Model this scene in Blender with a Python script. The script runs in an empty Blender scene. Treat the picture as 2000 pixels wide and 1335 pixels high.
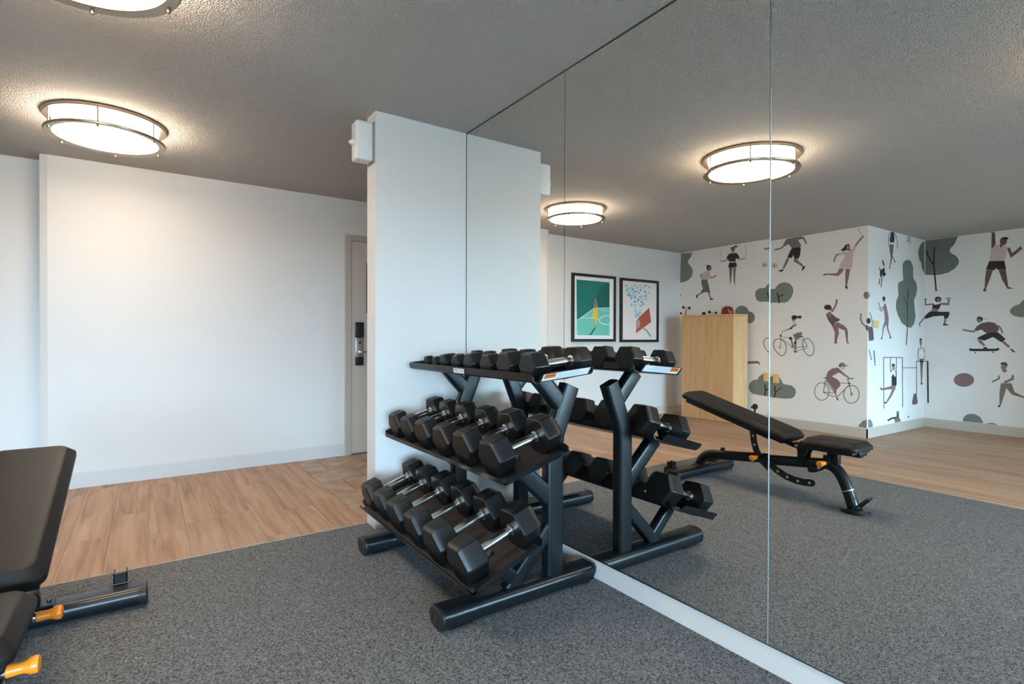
import bpy, bmesh, math, random
from mathutils import Vector, Matrix
PI = math.pi
SC = bpy.context.scene
COL = SC.collection

# ------------------------------------------------------------------ camera
cam = bpy.data.cameras.new('camera'); camo = bpy.data.objects.new('camera', cam); COL.objects.link(camo)
cam.sensor_fit = 'HORIZONTAL'; cam.sensor_width = 36.0; cam.lens = 36.0 * 1034.6 / 2000.0
cam.clip_start = 0.02; cam.clip_end = 100
def camera_matrix(loc, yaw, pitch, roll):
    fw = Vector((math.sin(yaw), math.cos(yaw), 0)); rt = Vector((math.cos(yaw), -math.sin(yaw), 0)); up = Vector((0, 0, 1))
    f2 = fw * math.cos(pitch) + up * math.sin(pitch); u2 = up * math.cos(pitch) - fw * math.sin(pitch)
    r3 = rt * math.cos(roll) + u2 * math.sin(roll); u3 = u2 * math.cos(roll) - rt * math.sin(roll)
    m = Matrix((r3, u3, -f2)).transposed().to_4x4(); m.translation = loc
    return m
camo.matrix_world = camera_matrix(Vector((-1.6986, 0, 1.1175)), 0.6025, -0.0065, 0.0024)
SC.camera = camo

# ------------------------------------------------------------------ light
LAMP = 28.0
world = bpy.data.worlds.new('sky'); SC.world = world; world.use_nodes = True
bg = world.node_tree.nodes['Background']; bg.inputs[0].default_value = (0.46, 0.75, 1.0, 1); bg.inputs[1].default_value = 64.0
WX0, WX1, WZ0, WZ1, WY = -5.1, -1.6, 0.25, 1.83, -4.0
pl = bpy.data.lights.new('window_portal', 'AREA'); pl.shape = 'RECTANGLE'; pl.size = WX1 - WX0; pl.size_y = WZ1 - WZ0
pl.cycles.is_portal = True
plo = bpy.data.objects.new('window_portal', pl); COL.objects.link(plo)
plo.location = ((WX0 + WX1) / 2, WY - 0.16, (WZ0 + WZ1) / 2); plo.rotation_euler = (-PI / 2, 0, PI)
vs = SC.view_settings
vs.view_transform = 'Standard'; vs.look = 'None'; vs.exposure = 0.12; vs.gamma = 1.0; vs.use_curve_mapping = False
cy = SC.cycles
cy.max_bounces = 10; cy.diffuse_bounces = 5; cy.glossy_bounces = 5; cy.transparent_max_bounces = 8
cy.sample_clamp_indirect = 6.0; cy.use_denoising = True
random.seed(11)

# ------------------------------------------------------------------ materials
def srgb(r, g, b):
    f = lambda c: (c / 255 / 12.92) if c / 255 <= 0.04045 else ((c / 255 + 0.055) / 1.055) ** 2.4
    return (f(r), f(g), f(b), 1)
MATS = {}
def mat(name, col, rough=0.5, metal=0.0, spec=0.5, bump=None, coat=0.0):
    """col: rgba; bump: (noise scale, strength, distance)"""
    if name in MATS: return MATS[name]
    m = bpy.data.materials.new(name); m.use_nodes = True; nt = m.node_tree; b = nt.nodes['Principled BSDF']
    b.inputs['Base Color'].default_value = col; b.inputs['Roughness'].default_value = rough
    b.inputs['Metallic'].default_value = metal; b.inputs['Specular IOR Level'].default_value = spec
    b.inputs['Coat Weight'].default_value = coat
    tc = nt.nodes.new('ShaderNodeTexCoord')
    n = nt.nodes.new('ShaderNodeTexNoise'); n.inputs['Scale'].default_value = bump[0] if bump else 40
    n.inputs['Detail'].default_value = 3
    nt.links.new(tc.outputs['Object'], n.inputs['Vector'])
    if bump:
        bp = nt.nodes.new('ShaderNodeBump'); bp.inputs['Strength'].default_value = bump[1]; bp.inputs['Distance'].default_value = bump[2]
        nt.links.new(n.outputs['Fac'], bp.inputs['Height']); nt.links.new(bp.outputs['Normal'], b.inputs['Normal'])
    else:
        mr = nt.nodes.new('ShaderNodeMapRange'); mr.inputs[3].default_value = max(0, rough - 0.03); mr.inputs[4].default_value = min(1, rough + 0.03)
        nt.links.new(n.outputs['Fac'], mr.inputs[0]); nt.links.new(mr.outputs[0], b.inputs['Roughness'])
    MATS[name] = m
    return m
def ramp(nt, fac, stops):
    r = nt.nodes.new('ShaderNodeValToRGB'); e = r.color_ramp.elements
    while len(e) < len(stops): e.new(0.5)
    for el, (p, c) in zip(e, stops): el.position = p; el.color = c
    nt.links.new(fac, r.inputs[0]); return r.outputs[0]
def base(name, rough=0.5):
    m = bpy.data.materials.new(name); m.use_nodes = True; MATS[name] = m
    nt = m.node_tree; b = nt.nodes['Principled BSDF']; b.inputs['Roughness'].default_value = rough
    return m, nt, b
WALL = mat('wall_paint', (0.655, 0.635, 0.615, 1), 0.55, bump=(140, 0.12, 0.002))
MURALW = mat('mural_paper', (0.90, 0.875, 0.845, 1), 0.6, bump=(60, 0.03, 0.001))
TRIM = mat('skirting_paint', (0.58, 0.53, 0.46, 1), 0.45)
TRIMW = mat('white_skirting', (0.66, 0.60, 0.56, 1), 0.5)
DOORM = mat('door_paint', (0.50, 0.44, 0.385, 1), 0.4)
FRAMEM = mat('door_frame_paint', (0.42, 0.375, 0.32, 1), 0.4)
BLACK = mat('black_plastic', (0.012, 0.012, 0.013, 1), 0.35)
STEEL = mat('rack_steel', (0.0050, 0.0075, 0.0095, 1), 0.30, spec=0.42, bump=(900, 0.04, 0.0005))
RUBBER = mat('dumbbell_rubber', (0.0055, 0.0052, 0.0052, 1), 0.38, spec=0.42, bump=(500, 0.08, 0.0005))
PLATE = mat('dumbbell_plate', (0.005, 0.005, 0.006, 1), 0.6)
DIGIT = mat('dumbbell_digit', (0.010, 0.010, 0.010, 1), 0.35)
LINER = mat('tray_liner', (0.022, 0.017, 0.015, 1), 0.6)
CHROME = mat('chrome', (0.86, 0.87, 0.88, 1), 0.20, 1.0)
NICKEL = mat('brushed_nickel', (0.38, 0.315, 0.245, 1), 0.32, 1.0)
VINYL = mat('bench_vinyl', (0.011, 0.0095, 0.009, 1), 0.52, spec=0.27, bump=(700, 0.12, 0.0006))
ORANGE = mat('orange_plastic', srgb(240, 135, 30), 0.35)
WHITEP = mat('white_plastic', (0.74, 0.74, 0.73, 1), 0.4)
IVORY = mat('ivory_plastic', srgb(236, 200, 130), 0.4)
STICK = mat('sticker_white', (0.78, 0.80, 0.82, 1), 0.45)
STICKO = mat('sticker_orange', srgb(226, 120, 50), 0.45)
STICKT = mat('sticker_text', srgb(110, 60, 35), 0.5)
BADGE = mat('badge_grey', (0.18, 0.18, 0.19, 1), 0.4)
BADGEW = mat('badge_letters', (0.75, 0.75, 0.76, 1), 0.4)
REDG = mat('red_vinyl', srgb(128, 22, 14), 0.22, coat=0.4)
PICF = mat('picture_frame_black', (0.012, 0.011, 0.010, 1), 0.4)
MATB = mat('picture_mat', (0.80, 0.78, 0.75, 1), 0.6)
PAPER2 = mat('picture_paper', (0.80, 0.69, 0.65, 1), 0.6)
GROUT = mat('grout', (0.10, 0.075, 0.055, 1), 0.9)
SUBFLOOR = mat('subfloor', (0.13, 0.09, 0.065, 1), 0.9)
GROUND = mat('ground_outside', (0.22, 0.21, 0.19, 1), 0.9)
WINF = mat('window_frame_white', (0.7, 0.7, 0.7, 1), 0.4)
EDGEM = mat('mirror_edge', (0.03, 0.05, 0.045, 1), 0.15)
EDGEL = mat('mirror_edge_polished', (0.42, 0.47, 0.49, 1), 0.25, 0.7)
BACKTRIM = mat('grey_skirting', (0.56, 0.555, 0.55, 1), 0.5)
BRASS = mat('channel_metal', (0.30, 0.26, 0.19, 1), 0.3, 1.0)
MIRROR = mat('mirror_silver', (0.925, 0.925, 0.895, 1), 0.0, 1.0)
_mb = MIRROR.node_tree
for l in list(_mb.links):
    if l.to_socket.name == 'Roughness': _mb.links.remove(l)
_mb.nodes['Principled BSDF'].inputs['Roughness'].default_value = 0.0

# textured ceiling
m, nt, b = base('textured_ceiling', 0.85); CEIL = m
b.inputs['Specular IOR Level'].default_value = 0.25
tc = nt.nodes.new('ShaderNodeTexCoord')
v = nt.nodes.new('ShaderNodeTexVoronoi'); v.feature = 'SMOOTH_F1'; v.inputs['Scale'].default_value = 140; v.inputs['Smoothness'].default_value = 0.5
n = nt.nodes.new('ShaderNodeTexNoise'); n.inputs['Scale'].default_value = 170; n.inputs['Detail'].default_value = 3; n.inputs['Distortion'].default_value = 0.6
ad = nt.nodes.new('ShaderNodeMath'); ad.operation = 'SUBTRACT'
bp = nt.nodes.new('ShaderNodeBump'); bp.inputs['Strength'].default_value = 1.0; bp.inputs['Distance'].default_value = 0.012
for t in (v, n): nt.links.new(tc.outputs['Object'], t.inputs['Vector'])
nt.links.new(n.outputs['Fac'], ad.inputs[0]); nt.links.new(v.outputs['Distance'], ad.inputs[1])
nt.links.new(ad.outputs[0], bp.inputs['Height']); nt.links.new(bp.outputs['Normal'], b.inputs['Normal'])
b.inputs['Base Color'].default_value = (0.60, 0.555, 0.515, 1)

# speckled rubber flooring
m, nt, b = base('speckled_rubber', 0.75); RUBFLOOR = m
tc = nt.nodes.new('ShaderNodeTexCoord')
v = nt.nodes.new('ShaderNodeTexVoronoi'); v.inputs['Scale'].default_value = 230
n = nt.nodes.new('ShaderNodeTexNoise'); n.inputs['Scale'].default_value = 190; n.inputs['Detail'].default_value = 2
for t in (v, n): nt.links.new(tc.outputs['Object'], t.inputs['Vector'])
sp = nt.nodes.new('ShaderNodeSeparateColor'); nt.links.new(v.outputs['Color'], sp.inputs[0])
c1 = ramp(nt, sp.outputs[0], [(0.0, (0.035, 0.036, 0.038, 1)), (0.24, (0.05, 0.05, 0.052, 1)), (0.27, (0.155, 0.152, 0.15, 1)), (0.9, (0.21, 0.205, 0.20, 1)), (0.96, (0.34, 0.33, 0.32, 1))])
mx = nt.nodes.new('ShaderNodeMix'); mx.data_type = 'RGBA'; mx.blend_type = 'MULTIPLY'; mx.inputs[0].default_value = 1
c2 = ramp(nt, n.outputs['Fac'], [(0.25, (0.60, 0.63, 0.66, 1)), (0.75, (0.98, 1.02, 1.06, 1))])
nt.links.new(c1, mx.inputs[6]); nt.links.new(c2, mx.inputs[7]); nt.links.new(mx.outputs[2], b.inputs['Base Color'])
bp = nt.nodes.new('ShaderNodeBump'); bp.inputs['Strength'].default_value = 0.25; bp.inputs['Distance'].default_value = 0.002
nt.links.new(n.outputs['Fac'], bp.inputs['Height']); nt.links.new(bp.outputs['Normal'], b.inputs['Normal'])

# oak look: grain along `axis`, tint varies from piece to piece
def wood(name, dark, mid, light, axis, rough=0.42, scale=1.0, vary=0.16):
    m, nt, b = base(name, rough)
    geo = nt.nodes.new('ShaderNodeNewGeometry'); oi = nt.nodes.new('ShaderNodeObjectInfo')
    mp = nt.nodes.new('ShaderNodeMapping'); mp.vector_type = 'POINT'
    s = [14 * scale] * 3; s[axis] = 0.9 * scale; mp.inputs['Scale'].default_value = s
    cb = nt.nodes.new('ShaderNodeVectorMath'); cb.operation = 'SCALE'; cb.inputs[0].default_value = (31, 17, 23)
    nt.links.new(oi.outputs['Random'], cb.inputs['Scale'])
    av = nt.nodes.new('ShaderNodeVectorMath'); nt.links.new(geo.outputs['Position'], mp.inputs[0])
    nt.links.new(mp.outputs[0], av.inputs[0]); nt.links.new(cb.outputs[0], av.inputs[1])
    n = nt.nodes.new('ShaderNodeTexNoise'); n.inputs['Scale'].default_value = 1.6; n.inputs['Detail'].default_value = 7; n.inputs['Distortion'].default_value = 0.7
    nt.links.new(av.outputs[0], n.inputs['Vector'])
    col = ramp(nt, n.outputs['Fac'], [(0.25, dark), (0.48, mid), (0.75, light)])
    hs = nt.nodes.new('ShaderNodeHueSaturation')
    mr = nt.nodes.new('ShaderNodeMapRange'); mr.inputs[3].default_value = 1 - vary; mr.inputs[4].default_value = 1 + vary
    nt.links.new(oi.outputs['Random'], mr.inputs[0]); nt.links.new(mr.outputs[0], hs.inputs['Value']); nt.links.new(col, hs.inputs['Color'])
    nt.links.new(hs.outputs[0], b.inputs['Base Color'])
    bp = nt.nodes.new('ShaderNodeBump'); bp.inputs['Strength'].default_value = 0.08; bp.inputs['Distance'].default_value = 0.001
    nt.links.new(n.outputs['Fac'], bp.inputs['Height']); nt.links.new(bp.outputs['Normal'], b.inputs['Normal'])
    return m
PLANKM = wood('oak_plank', (0.26, 0.135, 0.075, 1), (0.43, 0.25, 0.148, 1), (0.52, 0.34, 0.225, 1), 1, 0.55, 1.0, 0.07)
CABM = wood('oak_cabinet', (0.56, 0.31, 0.13, 1), (0.66, 0.385, 0.175, 1), (0.70, 0.44, 0.22, 1), 2, 0.45, 1.3, 0.03)
# slate look entrance tile
m, nt, b = base('entrance_tile', 0.5); TILEM = m
geo = nt.nodes.new('ShaderNodeNewGeometry'); oi = nt.nodes.new('ShaderNodeObjectInfo')
n = nt.nodes.new('ShaderNodeTexNoise'); n.inputs['Scale'].default_value = 7; n.inputs['Detail'].default_value = 6
av = nt.nodes.new('ShaderNodeVectorMath'); nt.links.new(geo.outputs['Position'], av.inputs[0]); nt.links.new(oi.outputs['Random'], av.inputs[1])
nt.links.new(av.outputs[0], n.inputs['Vector'])
nt.links.new(ramp(nt, n.outputs['Fac'], [(0.3, (0.30, 0.185, 0.12, 1)), (0.55, (0.45, 0.30, 0.205, 1)), (0.75, (0.54, 0.39, 0.28, 1))]), b.inputs['Base Color'])
# lit lamp diffuser
m, nt, b = base('lamp_diffuser', 0.5); DIFF = m
b.inputs['Base Color'].default_value = (0.9, 0.88, 0.85, 1)
b.inputs['Emission Color'].default_value = (1.0, 0.83, 0.64, 1); b.inputs['Emission Strength'].default_value = LAMP
# window glass
m = bpy.data.materials.new('window_glass'); m.use_nodes = True; nt = m.node_tree; GLASS = m
for q in list(nt.nodes):
    if q.type == 'BSDF_PRINCIPLED': nt.nodes.remove(q)
o_ = nt.nodes['Material Output']; t_ = nt.nodes.new('ShaderNodeBsdfTransparent'); g_ = nt.nodes.new('ShaderNodeBsdfGlossy'); g_.inputs['Roughness'].default_value = 0.0
ms = nt.nodes.new('ShaderNodeMixShader'); ms.inputs[0].default_value = 0.08
nt.links.new(t_.outputs[0], ms.inputs[1]); nt.links.new(g_.outputs[0], ms.inputs[2]); nt.links.new(ms.outputs[0], o_.inputs[0])
# printed colours
INK = {'ink': (46, 41, 40), 'green': (126, 134, 126), 'green2': (112, 121, 114), 'skin': (148, 120, 114), 'mauve': (140, 113, 111), 'mauve2': (106, 86, 88),
       'pink': (216, 192, 186), 'grey': (122, 117, 112), 'olive': (106, 109, 101), 'cream': (222, 210, 192), 'white': (240, 238, 235), 'brown': (108, 84, 77),
       'wine': (70, 32, 36), 'taupe': (132, 118, 112), 'teal': (0, 108, 98), 'teal2': (8, 88, 80), 'mint': (104, 190, 172), 'yellow': (232, 182, 40),
       'tan': (205, 160, 125), 'umber': (96, 62, 42), 'orange': (206, 122, 52), 'sky': (142, 204, 222), 'aqua': (92, 168, 182), 'seal': (128, 108, 102),
       'ball': (128, 178, 186), 'rust': (172, 82, 48), 'silver': (176, 150, 140)}
def ink(c): return mat('print_' + c, srgb(*INK[c]), 0.6)

# ------------------------------------------------------------------ mesh helpers
def new(): return bmesh.new()
def add_box(bm, x0, x1, y0, y1, z0, z1, bev=0.0, seg=2):
    r = bmesh.ops.create_cube(bm, size=1.0); vs_ = r['verts']
    for v_ in vs_: v_.co = Vector(((x0 + x1) / 2 + v_.co.x * (x1 - x0), (y0 + y1) / 2 + v_.co.y * (y1 - y0), (z0 + z1) / 2 + v_.co.z * (z1 - z0)))
    if bev > 0:
        ed = list({e for v_ in vs_ for e in v_.link_edges})
        bmesh.ops.bevel(bm, geom=ed, offset=bev, segments=seg, profile=0.5, affect='EDGES')
    return vs_
def loft(bm, rings, cap=True, closed=True):
    R = [[bm.verts.new(p) for p in r] for r in rings]
    k = len(R[0])
    for a, b_ in zip(R, R[1:]):
        for i in range(k if closed else k - 1):
            j = (i + 1) % k
            bm.faces.new((a[i], a[j], b_[j], b_[i]))
    if cap:
        bm.faces.new(R[0][::-1]); bm.faces.new(R[-1])
    return R
def rrect(w, h, r, seg=4):
    out = []
    for cx, cy_, a0 in ((w / 2 - r, h / 2 - r, 0), (-w / 2 + r, h / 2 - r, 90), (-w / 2 + r, -h / 2 + r, 180), (w / 2 - r, -h / 2 + r, 270)):
        for i in range(seg + 1):
            a = math.radians(a0 + 90 * i / seg); out.append((cx + r * math.cos(a), cy_ + r * math.sin(a)))
    return out
def circ(r, n=16): return [(r * math.cos(2 * PI * i / n), r * math.sin(2 * PI * i / n)) for i in range(n)]
def sweep(bm, path, prof, side=Vector((0, 1, 0)), scales=None):
    """prof (a, b): a along `side`, b along tangent x side; mitred at bends"""
    P = [Vector(p) for p in path]; rings = []
    for i, q in enumerate(P):
        t = Vector()
        if i > 0: t += (q - P[i - 1]).normalized()
        if i < len(P) - 1: t += (P[i + 1] - q).normalized()
        t.normalize(); nrm = t.cross(side).normalized(); sd = nrm.cross(t).normalized(); k = 1.0
        if 0 < i < len(P) - 1: k = 1 / max(0.5, abs(t.dot((P[i + 1] - q).normalized())))
        s = scales[i] if scales else 1.0
        rings.append([q + sd * a * s + nrm * b_ * k * s for a, b_ in prof])
    return loft(bm, rings)
def lathe(bm, prof, M=Matrix(), n=24, cap=True):
    rings = [[M @ Vector((r * math.cos(2 * PI * i / n), r * math.sin(2 * PI * i / n), z)) for i in range(n)] for r, z in prof]
    return loft(bm, rings, cap)
def axis_m(loc, d):
    return Matrix.Translation(Vector(loc)) @ Vector(d).to_track_quat('Z', 'Y').to_matrix().to_4x4()
def bez(p0, p1, p2, n=8):
    p0, p1, p2 = map(Vector, (p0, p1, p2))
    return [p0 * (1 - t) ** 2 + p1 * 2 * t * (1 - t) + p2 * t * t for t in [i / n for i in range(n + 1)]]
def prism(bm, pts, M, d):
    """polygon pts (a, b) in the plane of M, extruded by d along its z"""
    return loft(bm, [[M @ Vector((a, b_, 0)) for a, b_ in pts], [M @ Vector((a, b_, d)) for a, b_ in pts]])
def mesh_of(name, bm, mt, smooth=32):
    bmesh.ops.recalc_face_normals(bm, faces=bm.faces[:])
    if smooth:
        for f in bm.faces: f.smooth = True
        for e in bm.edges:
            if len(e.link_faces) == 2: e.smooth = e.calc_face_angle(0) < math.radians(smooth)
    me = bpy.data.meshes.new(name); bm.to_mesh(me); bm.free()
    for q in (mt if isinstance(mt, (list, tuple)) else [mt]): me.materials.append(q)
    return me
def link(name, me, parent=None, label=None, loc=None):
    o = bpy.data.objects.new(name, me); COL.objects.link(o)
    if parent is not None: o.parent = parent
    if label: o['label'] = label
    if loc is not None: o.location = loc
    return o
def obj(name, bm, mt, parent=None, smooth=32, label=None): return link(name, mesh_of(name, bm, mt, smooth), parent, label)
def empty(name, loc):
    o = bpy.data.objects.new(name, None); COL.objects.link(o); o.location = loc; o.empty_display_size = 0.1
    return o
def tag(o, label, cat, group=None):
    o['label'] = label; o['category'] = cat
    if group: o['group'] = group
    return o
def struct(o, label):
    o['kind'] = 'structure'; o['label'] = label; return o
def under(root, name, bm, mt, smooth=32, label=None):
    """a part modelled in world space, parented to a thing whose Empty stands at root.location"""
    bmesh.ops.translate(bm, verts=bm.verts[:], vec=-root.location) if root.parent is None else None
    return obj(name, bm, mt, root, smooth, label)
def part(root, name, bm, mt, smooth=32, label=None, origin=None):
    """world-space part (or sub-part) of root; origin = world position of root"""
    org = origin if origin is not None else root.location
    bmesh.ops.translate(bm, verts=bm.verts[:], vec=-Vector(org))
    return obj(name, bm, mt, root, smooth, label)
_txt = {}
def text_mesh(s, size, depth, mt):
    key = (s, size)
    if key in _txt: return _txt[key]
    cu = bpy.data.curves.new('lettering', 'FONT'); cu.body = s; cu.size = size; cu.extrude = depth; cu.align_x = 'CENTER'; cu.align_y = 'CENTER'; cu.resolution_u = 2
    ob = bpy.data.objects.new('lettering', cu); COL.objects.link(ob)
    dg = bpy.context.evaluated_depsgraph_get(); dg.update()
    me = bpy.data.meshes.new_from_object(ob.evaluated_get(dg)); me.materials.clear(); me.materials.append(mt)
    bpy.data.objects.remove(ob); _txt[key] = me
    return me

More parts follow.
